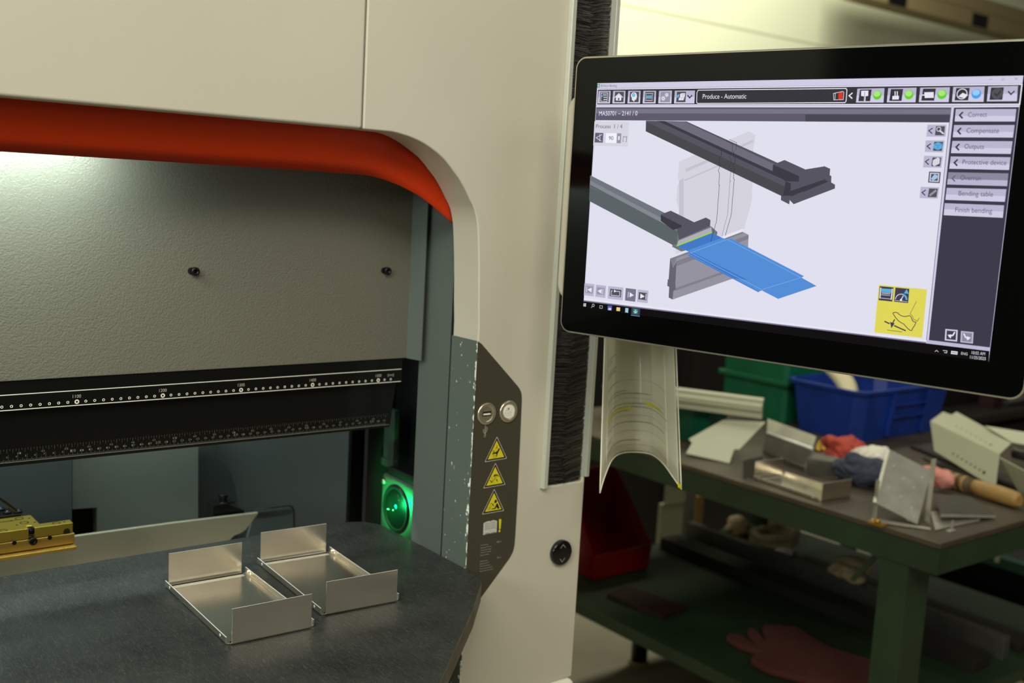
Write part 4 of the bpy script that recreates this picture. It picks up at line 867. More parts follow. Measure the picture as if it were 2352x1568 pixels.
# ================================================================ PAPER SLEEVE
bot = [(1378, 1132, 1.47), (1383, 1112, 1.475), (1392, 1086, 1.49), (1402, 1062, 1.505), (1412, 1049, 1.53), (1424, 1042, 1.555), (1440, 1038.5, 1.58), (1460, 1038, 1.60), (1480, 1039.5, 1.60), (1498, 1044, 1.59), (1514, 1055, 1.565), (1528, 1070, 1.54), (1542, 1090, 1.51), (1554, 1107, 1.485), (1565, 1123, 1.465)]
topx = [1389, 1392.5, 1398, 1406, 1414, 1425, 1439, 1457, 1475, 1491, 1506, 1519, 1532, 1543, 1552]
def dense(l, n=57):
    out = []
    for k in range(n):
        t = k/(n-1)*(len(l)-1); i = min(int(t), len(l)-2); f = t-i
        P0 = l[max(i-1, 0)]; P1 = l[i]; P2 = l[i+1]; P3 = l[min(i+2, len(l)-1)]
        if not isinstance(l[0], tuple): P0, P1, P2, P3 = (P0,), (P1,), (P2,), (P3,)
        out.append(tuple(.5*((2*b)+(c-a)*f+(2*a-5*b+4*c-d)*f*f+(-a+3*b-3*c+d)*f**3) for a, b, c, d in zip(P0, P1, P2, P3)))
    return out
bd = dense(bot); td = [t[0] for t in dense(topx)]
sl = thing('document_sleeve', 'curved clear plastic sleeve with printed sheets hanging below the monitor', 'document sleeve', (1.0, 1.0, 1.06))
def col(k, v):      # v 0 bottom .. 1 top
    b = atD(*bd[k]); x = td[k]
    q = onZ(x, 790, 1.0)          # direction only
    # top point: same depth as the bottom column, slightly towards a straighter fold
    d0 = bd[k][2]+.012; yy = 780
    tpt = atD(x, yy, d0); zt_ = 1.42
    u_ = (zt_-b.z)/(tpt.z-b.z)
    T_ = b+(tpt-b)*u_
    return b.lerp(T_, v)
NV = 14
rows = [[col(k, v/NV) for k in range(len(bd))] for v in range(NV+1)]
m = MB(); m.grid(rows); m.build('clear_sleeve', 'sleeve_film', sl, solid=.0004)
back_dir = Vector((CF.x, CF.y, 0)).normalized()
def inner(k, v, off): p = col(k, v); return p+back_dir*off
k0, k1 = 8, 46
rows = [[inner(k, .012+.985*v/NV, .0012) for k in range(k0, k1+1)] for v in range(NV+1)]
m = MB(); m.grid(rows); m.build('printed_sheet', 'paper', sl, solid=.0003)
rows = [[inner(k, .006+.985*v/NV, .0028) for k in range(2, 55)] for v in range(NV+1)]
m = MB(); m.grid(rows); m.build('printed_sheet', 'paper', sl, solid=.0003)
def vfor(py, k):
    best = min(range(0, 401), key=lambda i: abs(proj_y(col(k, i/400))-py)); return best/400
def proj_y(p):
    d = p-CAM; return CY-FPX*d.dot(CU)/d.dot(CF)
m = MB(); m.flat = True
def pline(kf0, kf1, v, hgt, mi, off=.0006):
    n = max(2, int(abs(kf1-kf0)*1.5)); top_, bo = [], []
    for i in range(n+1):
        kf = kf0+(kf1-kf0)*i/n; a = int(kf); f = kf-a; a2_ = min(a+1, len(bd)-1)
        for L_, dv in ((bo, -hgt/2), (top_, hgt/2)):
            p = col(a, v+dv).lerp(col(a2_, v+dv), f); L_.append(p+back_dir*off*.0-back_dir*.0004)
    o_ = len(m.v); m.v += bo+top_; n1 = len(bo)
    for i in range(n1-1): m.f.append([o_+i, o_+i+1, o_+n1+i+1, o_+n1+i]); m.m.append(mi); m.sm.append(False)
kc = 26
rows_ = [(818, 9, 17), (826, 9, 13), (847, 9, 17), (853, 9, 16), (857, 9, 17), (884, 9, 18), (896, 9, 24), (902, 9, 36), (925, 9, 44), (933, 9, 46), (941, 9, 25), (962, 9, 14), (968, 9, 44), (975, 9, 13), (1003, 9, 13), (1008, 9, 13), (1010, 9, 30), (1028, 9, 12)]
for (yy, ka, kb) in rows_:
    v = vfor(yy, kc if kb > 20 else 14)
    x = ka
    while x < kb:
        wl = rnd.uniform(.8, 2.4); pline(x, min(x+wl, kb), v, .0034, 0); x += wl+.28
for yy in (872, 913, 952, 988, 1020): pline(8, 46, vfor(yy, kc), .0012, 0)
v = vfor(927, 34); pline(33, 42, v, .014, 1); v = vfor(939, 20); pline(9, 26, v, .014, 1)
m.build('printing', ['paper_print', 'marker_yellow'], sl)
for a_, s_ in ((0, 1), (len(bd)-1, -1)):
    q = MB(); q.tube([col(a_, v/20) for v in range(21)], .0009, 0, 6); q.build('sleeve_seam', 'paper', sl)
q = MB(); q.tube([col(k, 0) for k in range(len(bd))], .0009, 0, 6); q.build('sleeve_seam', 'paper', sl)
q = MB(); e_ = col(len(bd)-1, .0); q.slab([e_, e_+Vector((-.006, 0, .003)), e_+Vector((-.0085, 0, .012)), e_+Vector((-.001, 0, .004))], .0015); q.build('yellow_corner', 'marker_yellow', sl)
tc_ = col(kc, 1); q = MB(); q.box((.975, min(tc_.y, 1.0)-.0, 1.400), (1.01, tc_.y+.02, 1.4285)); q.build('hanging_clip', 'steel_dark', sl, bevel=.002)
# ================================================================ WORKBENCH AND WHAT LIES ON IT
ZB, ZS = .825, .36
BX, BY, BX1, BY1 = 1.9235, 1.0687, 3.05, 2.36
bench = thing('workbench', 'green steel workbench with a worn brown top, right of the press', 'workbench', (2.5, 1.7, 0))
m = MB(); m.box((BX, BY, ZB-.012), (BX1, BY1, ZB)); m.build('worktop', 'bench_top', bench, bevel=.002)
m = MB(); m.box((BX+.004, BY+.004, ZB-.066), (BX+.012, BY1-.004, ZB-.0122)); m.box((BX+.0122, BY+.004, ZB-.066), (BX1-.004, BY+.012, ZB-.0122)); m.box((BX1-.012, BY+.0122, ZB-.066), (BX1-.004, BY1-.004, ZB-.0122)); m.build('apron', 'bench_green', bench, bevel=.001)
l0, l1 = onX(2021, 1400, BX+.006), onX(2073, 1400, BX+.006); l2 = onY(2112, 1400, BY+.06)
for (lx, ly) in ((BX+.006, l1.y-.002), (BX1-.10, l1.y-.002), (BX1-.10, BY1-.08), (BX+.006, BY1-.08)):
    m = MB(); m.box((lx, ly, 0), (lx+.006, ly+.062, ZB-.067)); m.box((lx+.0062, ly, 0), (lx+.085, ly+.006, ZB-.067)); m.build('leg', 'bench_green', bench, bevel=.0015)
m = MB(); m.box((BX+.0002, BY+.13, ZS-.032), (BX1-.02, BY1-.02, ZS)); m.build('lower_shelf', 'bench_green', bench, bevel=.0015)
m = MB(); m.slab([onX(1952, 1330, BX+.05), onX(1962, 1335, BX+.05), onX(2014, 1283, BX+.05), onX(2004, 1276, BX+.05)], .004); m.build('corner_brace', 'bench_green', bench)
def pz(x, y, z): return onZ(x, y, z)
# bins
def open_bin(name, x0, y0, x1, y1, z0, z1, mt, label, cat, group=None, taper=.02, lip=.012, cham=.03, ribs=None):
    t = thing(name, label, cat, ((x0+x1)/2, (y0+y1)/2, z0), group)
    def loop(z, ins, c):
        a0, b0, a1, b1 = x0+ins, y0+ins, x1-ins, y1-ins
        return [(a0+c, b0, z), (a1-c, b0, z), (a1, b0+c, z), (a1, b1-c, z), (a1-c, b1, z), (a0+c, b1, z), (a0, b1-c, z), (a0, b0+c, z)]
    m = MB(); rows = [loop(z0, taper, cham), loop(z1-.012, .003, cham), loop(z1-.012, -lip*.3, cham), loop(z1, -lip*.5, cham), loop(z1, .004, cham), loop(z1-.012, .007, cham), loop(z0+.004, taper+.004, cham)]
    m.grid(rows, smooth=False, closed=True); m.add(loop(z0, taper, cham), [list(range(8))]); m.add(loop(z0+.004, taper+.004, cham), [list(range(8))])
    m.build('bin_body', mt, t, bevel=.0015)
    return t
bc = pz(1968, 1020, ZB); rimz = .970
blue = open_bin('storage_bin', bc.x-.012, bc.y-.012, 2.985, 1.925, ZB, rimz, 'bin_blue', 'scuffed blue plastic stacking bin on the green workbench', 'bin', cham=.028)
yf = bc.y+.0
m = MB()
def tz(z): return bc.y-.012+.02*(1-(z-ZB)/(rimz-ZB))
for xx in (bc.x+.13, bc.x+.30): m.slab([(xx, tz(ZB+.01)-.007, ZB+.01), (xx+.012, tz(ZB+.01)-.007, ZB+.01), (xx+.012, tz(rimz)-.004, rimz-.014), (xx, tz(rimz)-.004, rimz-.014)], .010)
for zz in (rimz-.05, rimz-.085): m.box((bc.x+.145, tz(zz)-.012, zz), (bc.x+.30, tz(zz)+.002, zz+.006))
m.build('label_frame', 'bin_blue', blue, bevel=.001)
gy = 1.945; gc = onY(1806, 890, gy); gfar = onX(1652, 880, gc.x).y; gr = onY(2062, 880, gy).x
gtop = onX(1700, 800, gc.x).z+.01
grn = open_bin('storage_bin', gc.x, gy, gr, gfar, ZB, gtop, 'bin_green', 'tall bright green plastic bin behind the blue bin on the workbench', 'bin', taper=.006, cham=.012)
zz = onY(1806, 882, gy).z
m = MB(); m.box((gc.x-.010, gy-.010, zz-.008), (gr+.01, gy+.004, zz+.006)); m.box((gc.x-.010, gy+.0041, zz-.008), (gc.x+.004, gfar, zz+.006)); m.build('rim_band', 'bin_green', grn, bevel=.002)
tc0 = pz(1606, 1026, ZB); ttop = onX(1602, 942, tc0.x).z
teal = open_bin('storage_bin', tc0.x, tc0.y, onY(1694, 960, tc0.y).x, 2.25, ZB, ttop, 'bin_teal', 'low teal green plastic bin at the far left end of the workbench', 'bin', taper=.02, cham=.03)
# cream strip in the blue bin
m = MB(); rows = []
for i in range(13):
    t = i/12; px_ = 1915+28*t+10*math.sin(t*2.4); py_ = 846+56*t
    c = atD(px_, py_, 3.02-.03*t); wv = CR*(.033-.008*t)
    rows.append([c-wv, c-wv*.4+CF*-.012, c+wv*.4+CF*-.012, c+wv])
m.grid(rows); tag(m.build('foam_strip', 'foam_cream', None, solid=.004), 'curled cream foam strip sticking up out of the blue bin', 'foam strip')
# white channel resting over the bins
e0, e1 = pz(1497, 905, ttop+.03), pz(1752, 938, ttop+.03); d_ = (e1-e0); d_.z = 0; d_.normalize(); s_ = Vector((-d_.y, d_.x, 0))
if s_.dot(CF) > 0: s_ = -s_
zc_ = ttop+.004
prof = [(0, 0), (.004, .0), (.004, .016), (.012, .020), (.012, .034), (.004, .038), (.004, .048), (-.006, .052), (-.006, .044), (-.001, .040), (-.001, .012), (-.006, .008)]
m = MB(); o0 = Vector((e0.x, e0.y, zc_)); o1 = Vector((e1.x, e1.y, zc_))
m.prism([o0+s_*a*1.3+Vector((0, 0, b)) for a, b in prof], o1-o0); tag(m.build('profile_rail', 'powder_cream', None, bevel=.001), 'white channel shaped metal rail lying across the teal bin rim', 'metal rail')
# notched flat plate
pts = [pz(1575.7, 1043.8, .829), pz(1591, 1033, .8335), pz(1584, 1027, .836), pz(1661, 962, .91), pz(1758, 972, .91), pz(1699, 1046, .836), pz(1687, 1045.5, .835), pz(1675, 1061, .829)]
n_ = (pts[4]-pts[0]).cross(pts[3]-pts[7]).normalized(); c_ = (pts[0]+pts[7]+pts[3]+pts[4])/4
pts = [p-ray(0, 0)*0+(CAM-p).normalized()*0-n_*((p-c_).dot(n_)) for p in pts]
m = MB(); m.slab(pts, .002); tag(m.build('flat_blank', 'powder_cream'), 'flat grey white sheet blank with notched corners propped on the bench', 'metal plate')
def sheet(name, faces, mt, label, cat, th=.002, group=None, extra=None):
    t = thing(name, label, cat, tuple(sum((Vector(p) for f in faces for p in f[1]), Vector())/sum(len(f[1]) for f in faces)), group)
    for nm, pts, *mm in faces:
        q = MB(); q.slab([Vector(p) for p in pts], th); q.build(nm, mm[0] if mm else mt, t, bevel=.0005)
    return t
def planar(pts):     # push the 4th.. points into the plane of the first three along the view rays
    a, b, c = pts[:3]; n = (b-a).cross(c-a).normalized(); out = pts[:3]
    for p in pts[3:]:
        d = (p-CAM); t = (a-CAM).dot(n)/d.dot(n); out.append(CAM+d*t)
    return out
r0, r1 = pz(1762, 994, .885), pz(1866, 1030, .885)
b0, b1 = pz(1751, 1037, .832), pz(1846, 1068, .829)
f0, f1 = pz(1763, 961, .912), pz(1875, 1002, .912)
ab_ = sheet('angle_bracket', [('lower_flange', planar([r0, r1, b1, b0])), ('upper_flange', planar([r0, r1, f1, f0]))], 'galv', 'folded silver sheet bracket with a bright bend line beside the blue bin', 'metal bracket')
q0 = [pz(1853, 1052, .865), pz(1930, 1062, .865), pz(1932, 1096, .829), pz(1853, 1090, .829)]
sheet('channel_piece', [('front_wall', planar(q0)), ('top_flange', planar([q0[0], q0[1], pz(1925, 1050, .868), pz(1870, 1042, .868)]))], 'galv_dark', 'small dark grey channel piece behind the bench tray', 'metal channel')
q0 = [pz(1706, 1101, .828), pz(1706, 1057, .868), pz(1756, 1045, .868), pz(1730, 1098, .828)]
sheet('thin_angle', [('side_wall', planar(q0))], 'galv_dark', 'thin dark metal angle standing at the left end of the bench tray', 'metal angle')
m = MB(); m.tube([Vector(r0), Vector(r1)], .0035, 0, 10); m.build('bend_glint', 'painted_glint', ab_)  # bright tube added to paint the highlight along the bend
# third tray, same part as the two on the table
ta, tb_ = pz(1882.5, 1153, ZB), pz(1730, 1101, ZB); dd = tb_-ta
put_tray(tC, (ta.x, ta.y, ZB+.0006), math.atan2(dd.y, dd.x)-math.pi/2, 'aluminium tray lying on the brown top of the green workbench')
# leaning folded part
F1 = [pz(2012, 1155, .868), pz(2107, 1203, .832), pz(2140, 1081, .905)]
F1 = planar(F1+[pz(2044, 1033, .94)])
n_ = (F1[1]-F1[0]).cross(F1[2]-F1[0]).normalized()
if n_.dot(CF) < 0: n_ = -n_
stand = thing('leaning_bracket', 'upright folded silver sheet part with rivet dots leaning near the bench edge', 'metal bracket', (F1[1].x, F1[1].y, ZB))
m = MB(); m.slab(F1, .002); m.build('face_plate', 'galv', stand, bevel=.0004)
for a_, b_, e_ in ((F1[1], F1[2], .028), (F1[0], F1[3], .008)):
    m = MB(); hn = Vector((n_.x, n_.y, max(n_.z, 0))).normalized(); m.slab([a_, b_, b_+hn*e_, a_+hn*e_], .0018); m.build('side_flange', 'galv', stand, bevel=.0004)
m = MB(); v0, v1 = pz(2134, 1200, .829), atD(2141, 1026, 2.52); m.slab([v0, v0+Vector((.004, .012, 0)), v0+Vector((.004, .012, .13)), v0+Vector((0, 0, .135))], .0015); m.build('post', 'galv', stand)
m = MB(); v0 = pz(2011, 1196, .829); m.slab([v0, v0+Vector((.010, .014, 0)), v0+Vector((.010, .014, .082)), v0+Vector((0, 0, .085))], .0015); m.build('post', 'galv', stand)
m = MB(); m.slab([pz(2002, 1190, .828), pz(2135, 1212, .828), pz(2138, 1216, .828), pz(2000, 1196, .828)], .002); m.build('foot_strip', 'galv', stand)
for u_, v_ in ((.18, .75), (.45, .62), (.72, .55), (.2, .35), (.5, .3), (.8, .2), (.85, .8), (.9, .08)):
    p = F1[0].lerp(F1[1], u_).lerp(F1[3].lerp(F1[2], u_), v_); m = MB(); m.lathe(p-n_*.001, -n_, [(.0028, 0), (.0022, .0012), (.001, .0016)], 0, 12); m.build('rivet', 'galv', stand)
# perforated brackets
T1_ = planar([pz(2137, 967, .93), pz(2296, 1043, .905), pz(2325, 1016, .915), pz(2197, 946, .94), pz(2185, 953, .94), pz(2166, 946, .94)])
S1_ = planar([T1_[0], T1_[1], pz(2287, 1116, .835), pz(2266, 1109, .84), pz(2146, 1035, .86)])
pf = sheet('perforated_bracket', [('top_flange', T1_), ('front_flange', S1_)], 'powder_cream', 'pale grey perforated angle bracket propped at the right of the bench', 'metal bracket')
def slots(T, uv0, uv1, n, r_, par):
    a, b = T[0], T[1]; nrm = (b-a).cross(T[2]-a).normalized()
    if nrm.dot(CF) > 0: nrm = -nrm
    for i in range(n):
        t = i/(n-1); x = uv0[0]+(uv1[0]-uv0[0])*t; y = uv0[1]+(uv1[1]-uv0[1])*t
        d = ray(x, y); k = (a-CAM).dot(nrm)/d.dot(nrm); p = CAM+d*k
        rr = r_*(1.6 if i in (n-1,) else 1)
        q = MB(); q.lathe(p+nrm*.0006, nrm, [(rr, 0), (rr, .0008)], 0, 12); q.build('slot_hole', 'powder_hole', par)
slots(T1_, (2197, 979), (2275, 1022), 8, .0024, pf); slots(S1_, (2190, 1042), (2261, 1085), 8, .0026, pf)
T2_ = planar([pz(2262, 978, .935), pz(2325, 1016, .917), pz(2400, 1030, .917), pz(2400, 1000, .93)])
S2_ = planar([pz(2297, 1050, .90), pz(2400, 1105, .89), pz(2400, 1150, .84), pz(2341, 1131, .84)])
sheet('folded_panel', [('upper_face', T2_), ('lower_face', S2_)], 'powder_cream', 'pale grey folded panel at the right frame edge, behind the perforated bracket', 'metal panel')
m = MB(); m.tube([pz(2330, 1040, .885), pz(2400, 1058, .885)], .014, 0, 20); tag(m.build('metal_roll', 'galv_dark'), 'dull metal tube under the pale folded panel at the right edge', 'metal tube')
m = MB(); a_, b_ = pz(2090, 1028, .8265), pz(2420, 1160, .8265); e_ = Vector((.012, -.006, 0)); m.prism([a_, b_, b_+e_*1.4, a_+e_*1.4], (0, 0, .005)); tag(m.build('flat_bar', 'steel_dark'), 'long dark flat bar running under the perforated bracket', 'metal bar', 'dark flat bars')
m = MB(); a_, b_ = pz(2120, 1055, .8265), pz(2420, 1176, .8265); m.prism([a_, b_, b_+e_*1.6, a_+e_*1.6], (0, 0, .005)); tag(m.build('flat_bar', 'galv_dark'), 'grey flat bar nearer the wooden handle than the dark one', 'metal bar')
# wooden handled brush with pink rag
hb = thing('hand_tool', 'tan wooden tool handle wrapped in dark tape, lying on the bench', 'tool handle', tuple(pz(2250, 1130, ZB)))
def seg_tube(px, z, r_, name, mt): 
    q = MB(); q.tube([pz(x, y, z) for x, y in px], r_, 0, 18); q.build(name, mt, hb)
seg_tube([(2166, 1094), (2190, 1101), (2236, 1117)], .845, [.0165, .0175, .018], 'taped_grip', 'tape_dark')
seg_tube([(2234, 1116), (2260, 1124), (2300, 1136), (2334, 1147), (2343, 1150)], .845, [.0165, .0185, .019, .018, .012], 'handle', 'wood_tan')
for x, y in ((2178, 1098), (2196, 1104), (2214, 1110)): seg_tube([(x, y), (x+7, y+2.3)], .845, [.0185, .0185], 'tape_band', 'wood_tan')
def blob(name, px, py, z, rx, ry, rz, mt, label, cat, seed=0, amp=.35, fr=18, rot=0, group=None, floor=None):
    bm = bmesh.new(); bmesh.ops.create_icosphere(bm, subdivisions=5, radius=1)
    c = onZ(px, py, z); m = MB(); cr, sr = math.cos(rot), math.sin(rot)
    for v in bm.verts:
        n = v.co.normalized(); w_ = Vector((n.x*rx, n.y*ry, n.z*rz))
        k = 1+amp*(mnoise.noise(w_*fr+Vector((seed, 0, 0)))+.5*abs(mnoise.noise(w_*fr*2.3+Vector((0, seed, 0)))))
        w_ = w_*k; w_.z = max(w_.z, (floor if floor else ZB+.001 if z > .6 else ZS+.001)-c.z)
        m.v.append(Vector((c.x+w_.x*cr-w_.y*sr, c.y+w_.x*sr+w_.y*cr, c.z+w_.z)))
    for f in bm.faces: m.f.append([v.index for v in f.verts]); m.m.append(0); m.sm.append(True)
    bm.free(); o = m.build(name, mt); return tag(o, label, cat, group)
blob('work_rag', 1943, 1035, .862, .058, .036, .034, 'cloth_red', 'crumpled red work rag in front of the blue bin', 'rag', 3, .5, 26, rot=-.6)
blob('work_rag', 1996, 1048, .878, .042, .030, .026, 'cloth_white', 'crumpled white rag between the red rag and the leaning bracket', 'rag', 8, .5, 30, rot=-.5)
blob('work_rag', 2024, 1066, .862, .020, .022, .018, 'cloth_pink', 'small pink rag tucked beside the white one', 'rag', 5, .5, 34, rot=-.5)
blob('work_glove', 1982, 1083, .858, .062, .036, .030, 'cloth_navy', 'dark blue grey work glove lying under the white rag', 'glove', 12, .6, 22, rot=-.9)
blob('work_rag', 2152, 1095, .856, .034, .024, .022, 'cloth_pink', 'pink rag wrapped at the taped end of the wooden handle', 'rag', 21, .5, 28, rot=-1)
# small plates by the corner
pl = planar([pz(2141, 1134, .850), pz(2229, 1141, .838), pz(2287, 1183, .834), pz(2162, 1180, .840)])
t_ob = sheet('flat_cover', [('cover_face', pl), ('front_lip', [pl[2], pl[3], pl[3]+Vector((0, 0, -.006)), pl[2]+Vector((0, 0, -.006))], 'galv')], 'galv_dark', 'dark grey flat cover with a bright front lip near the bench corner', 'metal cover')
m = MB(); m.slab([pz(x, y, .8275) for x, y in ((2137, 1175), (2262, 1172), (2250, 1195), (2148, 1217))], .002); tag(m.build('flat_plate', 'galv'), 'light metal plate under the dark flat cover near the bench corner', 'metal plate')
a_ = pz(2186, 1217, .8275); m = MB(); m.box((a_.x-.012, a_.y-.004, ZB), (a_.x+.008, a_.y+.006, ZB+.003)); m.box((a_.x-.001, a_.y-.002, ZB+.003), (a_.x+.002, a_.y+.002, ZB+.022)); tag(m.build('sheet_clip', 'galv'), 'tiny upright metal clip close to the bench corner', 'clip')
a_ = pz(2012, 1206, ZB); m = MB(); m.box((a_.x-.004, a_.y-.018, ZB), (a_.x+.012, a_.y+.018, ZB+.005)); m.tube([(a_.x+.003, a_.y, ZB+.005), (a_.x+.003, a_.y, ZB+.013)], .006, 0, 12); tag(m.build('edge_clip', 'brass'), 'small tan clamp sitting on the bench edge below the leaning bracket', 'clamp')
for i, (x, y) in enumerate(((1884, 1022), (1893, 1029), (1880, 1030))):
    p = pz(x, y, ZB+.006); m = MB(); m.lathe((p.x, p.y, ZB), (0, 0, 1), [(.011, 0), (.011, .008), (.007, .009), (.007, .018), (.004, .019)], 0, 6 if i else 16); m = m.build('brass_fitting', 'brass')
    tag(m, 'little brass fitting between the folded silver bracket and the red rag', 'fitting', 'brass fittings')
# ---------------- lower shelf
rp0, rp1 = pz(1500, 1312, ZS), pz(1352, 1331, ZS)
rb = thing('parts_bin', 'red open fronted plastic bin on the lower shelf of the workbench', 'bin', (rp0.x-.1, rp0.y+.1, ZS))
x0, x1, y0, y1 = rp1.x, rp0.x, rp1.y-.02, rp1.y+.14; zl, zh = ZS+.078, ZS+.285
m = MB(); m.slab([(x1, y0, ZS+.006), (x1+.006, y0-.004, zl), (x0-.006, y0-.004, zl), (x0, y0, ZS+.006)], .004); m.build('front_lip', 'bin_red', rb, bevel=.001)
m = MB(); m.slab([(x1, y0+.003, ZS+.006), (x1+.008, y0+.003, zl), (x1-.01, y1, zh), (x1-.01, y1, ZS+.006)], .004); m.slab([(x0, y0+.003, ZS+.006), (x0-.006, y0+.003, zl), (x0+.01, y1, zh), (x0+.01, y1, ZS+.006)], .004)
m.slab([(x0, y1+.003, ZS+.006), (x1-.008, y1+.003, ZS+.006), (x1-.008, y1+.003, zh), (x0, y1+.003, zh)], .004); m.box((x0+.004, y0+.003, ZS+.002), (x1-.012, y1, ZS+.008)); m.build('bin_body', 'bin_red', rb)
m = MB(); m.prism([pz(x, y, ZS+.001) for x, y in ((1393, 1372), (1440, 1353), (1580, 1402), (1520, 1422))], (0, 0, .012)); tag(m.build('steel_plate', 'dark_red', None, bevel=.001), 'dark red brown plate lying flat on the green lower shelf', 'metal plate')
z6 = lambda x, y: (1330+x/2.301, 1100+y/2.301)
gl = [(775, 862), (790, 846), (812, 842), (858, 856), (940, 908), (930, 890), (890, 850), (888, 822), (905, 812), (930, 822), (985, 880), (968, 830), (965, 806), (985, 796), (1040, 800), (1100, 804), (1150, 808), (1210, 850), (1330, 920), (1450, 955), (1570, 990), (1585, 1100), (1250, 1100), (1120, 1068), (1000, 1038), (905, 985), (912, 965), (960, 940), (900, 925), (830, 898)]
m = MB(); m.prism([pz(*z6(x, y), ZS+.002) for x, y in gl], (0, 0, .016)); tag(m.build('work_glove', 'glove_red', None, bevel=.006, seg=3), 'rust red work glove lying flat on the lower shelf', 'glove')
def bar(x, y0, y1, z, w_, h_, mt, label, grp=None):
    m = MB(); m.box((x, y0, z), (x+w_, y1, z+h_)); return tag(m.build('steel_bar', mt, None, bevel=.0012), label, 'steel bar', grp)
bar(2.46, 1.25, 2.30, ZS+.0005, .08, .035, 'steel_dark', 'widest dark steel bar on the lower shelf, nearest the red glove')
bar(2.60, 1.25, 2.32, ZS+.0005, .03, .06, 'galv_dark', 'narrow grey steel bar standing on the lower shelf behind the widest one')
bar(2.69, 1.25, 1.98, ZS+.0005, .10, .02, 'steel_dark', 'flat dark steel bar at the back of the lower shelf')
hose = MB(); c_ = pz(1778, 1243, ZS+.03)
hose.tube([(c_.x+.075*math.cos(t*.35), c_.y+.06*math.sin(t*.35), ZS+.016+.0012*t+.01*abs(math.sin(t*.8))) for t in range(40)], .014, 0, 10); tag(hose.build('coiled_hose', 'rag_tan'), 'loosely coiled tan hose at the back of the lower shelf', 'hose')
blob('work_rag', 1690, 1212, .385, .075, .04, .022, 'rag_tan', 'long tan rag on the lower shelf, left of the coiled hose', 'rag', 31, .6, 20, rot=.8)
blob('work_rag', 1800, 1268, .380, .03, .02, .018, 'cloth_white', 'scrap of pale cloth in front of the coiled hose', 'rag', 35, .5, 24)
blob('work_rag', 1955, 1305, .438, .09, .05, .022, 'rag_tan', 'tan rag on the lower shelf just left of the near green leg', 'rag', 37, .6, 20, rot=.5, floor=ZS+.0615)
# things standing behind the shelf end
cw = [onY(1523+i*4.6, 1160, 2.62) for i in range(12)]
m = MB(); zt0 = onY(1525, 1100, 2.62).z
rows = [[Vector((p.x, 2.62+(.006 if i % 2 else -.006), z)) for i, p in enumerate(cw)] for z in (cw[0].z, zt0)]
m.grid(rows, smooth=False); m.box((cw[0].x, 2.628, 0), (cw[-1].x, 2.64, cw[0].z)); tag(m.build('corrugated_panel', 'powder_cream', None, solid=.003), 'pale corrugated panel standing behind the far end of the workbench', 'panel')
m = MB(); a_, b_ = onY(1572, 1120, 2.64), onY(1604, 1210, 2.64); m.box((a_.x, 2.642, 0), (b_.x, 2.66, a_.z)); tag(m.build('steel_sheet', 'light_panel_paint'), 'grey sheet standing right beside the corrugated panel', 'metal sheet')
m = MB(); a_, b_ = onY(1604, 1140, 2.60), onY(1613, 1195, 2.60); m.box((a_.x, 2.60, 0), (b_.x, 2.615, a_.z)); tag(m.build('wooden_post', 'wood_tan'), 'thin tan post standing beside the grey sheet behind the bench', 'post')
p = onZ(1467, 1523, 0); ft = thing('machine_foot', 'black round leg with a pale rubber foot on the concrete under the bench', 'machine foot', tuple(p))
m = MB(); m.lathe((p.x, p.y, .012), (0, 0, 1), [(.026, 0), (.026, ZS-.012-.034)], 0, 24); m.build('leg', 'black_plastic', ft)
m = MB(); m.lathe((p.x, p.y, 0), (0, 0, 1), [(.033, 0), (.033, .008), (.024, .012)], 0, 24); m.build('foot_pad', 'rag_tan', ft)
# ---------------- racks and machines behind
rk = thing('storage_rack', 'dark storage rack and machine bodies behind the workbench', 'storage rack', (5, 3.2, 0))
m = MB(); m.box((1.6, 3.05, 0), (4.6, 3.5, 1.52)); m.box((4.62, 2.95, 0), (9, 3.5, 1.58)); m.build('cabinet_body', 'rack_dark', rk, bevel=.004)
m = MB(); m.box((4.1, 3.02, .55), (9, 3.048, .60)); m.box((4.65, 2.90, .30), (9, 2.948, .34)); m.build('shelf_edge', 'steel_dark', rk)
for x in (3.3, 4.6, 5.9): 
    m = MB(); m.box((x, 2.98, 0), (x+.06, 3.045, 1.5)); m.build('upright', 'steel_dark', rk)
p = onY(2272, 915, 2.85); 
m2 = MB(); m2.box((p.x-.05, 2.80, p.z-.0405), (p.x+.05, 2.88, p.z+.04)); tag(m2.build('small_box', 'dark_red', None, bevel=.003), 'dim dark red box far behind the bench under the monitor corner', 'box')
m3 = MB(); m3.box((p.x-.45, 2.70, p.z-.075), (p.x+1.6, 2.94, p.z-.041)); m3.build('rack_tier', 'steel_dark', rk)
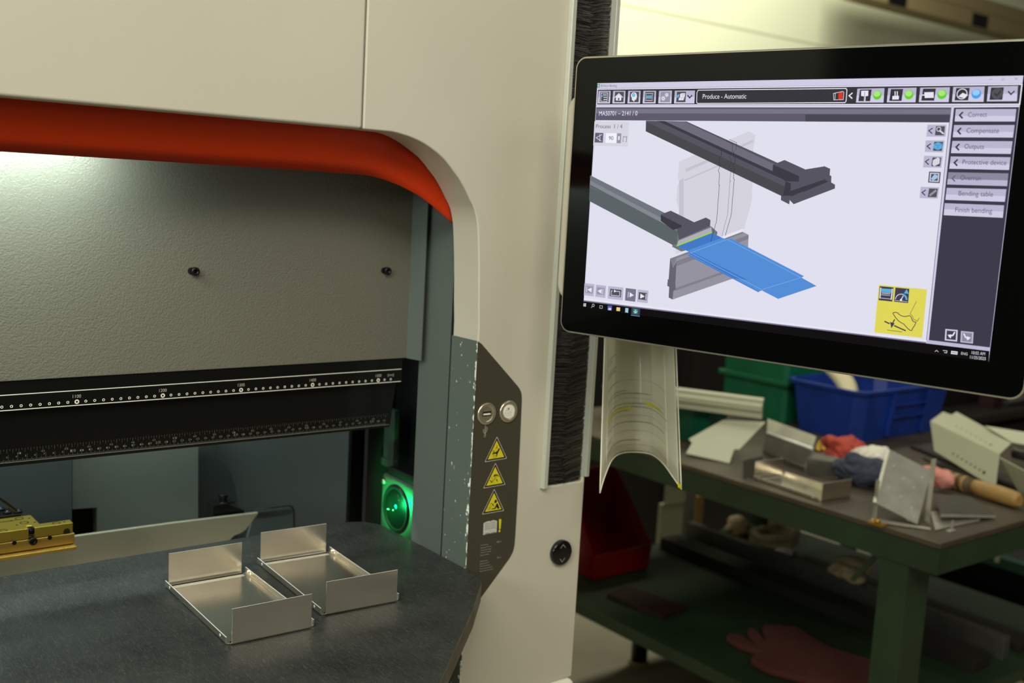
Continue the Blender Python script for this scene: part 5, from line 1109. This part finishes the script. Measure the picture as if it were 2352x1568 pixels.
m3 = MB(); m3.tube([(p.x+.10, 2.82, p.z-.015), (p.x+.75, 2.80, p.z-.015)], .025, 0, 16); tag(m3.build('pipe_length', 'galv_dark'), 'dim grey pipe lying far behind the perforated bracket', 'pipe')
r0, r1 = onX(2352, 1296, 3.35), onX(2195, 1250, 3.35); r2 = onX(2352, 1322, 3.35)
st_ = thing('steel_rack', 'green low steel rack with a small white tag, right of the workbench', 'steel rack', (3.4, 1.6, 0))
m = MB(); m.box((3.35, .7, r2.z), (3.39, 2.3, r0.z)); m.build('rail', 'rack_green', st_, bevel=.002)
for yy in (.75, 2.2): m = MB(); m.box((3.352, yy, 0), (3.388, yy+.05, r2.z-.0005)); m.build('leg', 'rack_green', st_, bevel=.002)
p = onX(2290, 1282, 3.348); m = MB(); m.box((3.3475, p.y-.008, p.z-.013), (3.3495, p.y+.008, p.z+.013)); m.build('tag_label', 'print_faint', st_)
m = MB(); m.box((3.392, .0, r2.z-.01), (4.6, 2.5, r2.z+.005)); m.box((3.36, .0, .02), (4.6, 2.5, .03)); m.build('deck_dark_sheet', 'rack_dark', st_)  # rack deck, plus a low dark sheet added to blacken the floor there
blob_specs = ()
# beam high on the back wall
yb_ = 4.2; b0, b1 = onY(1989, 4, yb_), onY(2352, 82, yb_)
bm_ = thing('overhead_beam', 'brown overhead beam with black clips at the top right', 'beam', (b0.x+2, yb_, b0.z))
m = MB(); m.box((b0.x-.02, yb_, (b0.z+b1.z)/2), (9, yb_+.16, (b0.z+b1.z)/2+.20)); m.box((b0.x-.02, yb_-.004, (b0.z+b1.z)/2+.105), (9, yb_-.0005, (b0.z+b1.z)/2+.115)); m.build('beam_body', 'rack_tan', bm_, bevel=.004)
for (xa_, ya_) in ((2062, 8), (2252, 44), (2440, 78)):
    p = onY(xa_, ya_, yb_-.01); m = MB(); m.box((p.x-.095, yb_-.012, (b0.z+b1.z)/2+.0), (p.x+.095, yb_-.0045, (b0.z+b1.z)/2+.085)); m.build('beam_clip', 'black_plastic', bm_)
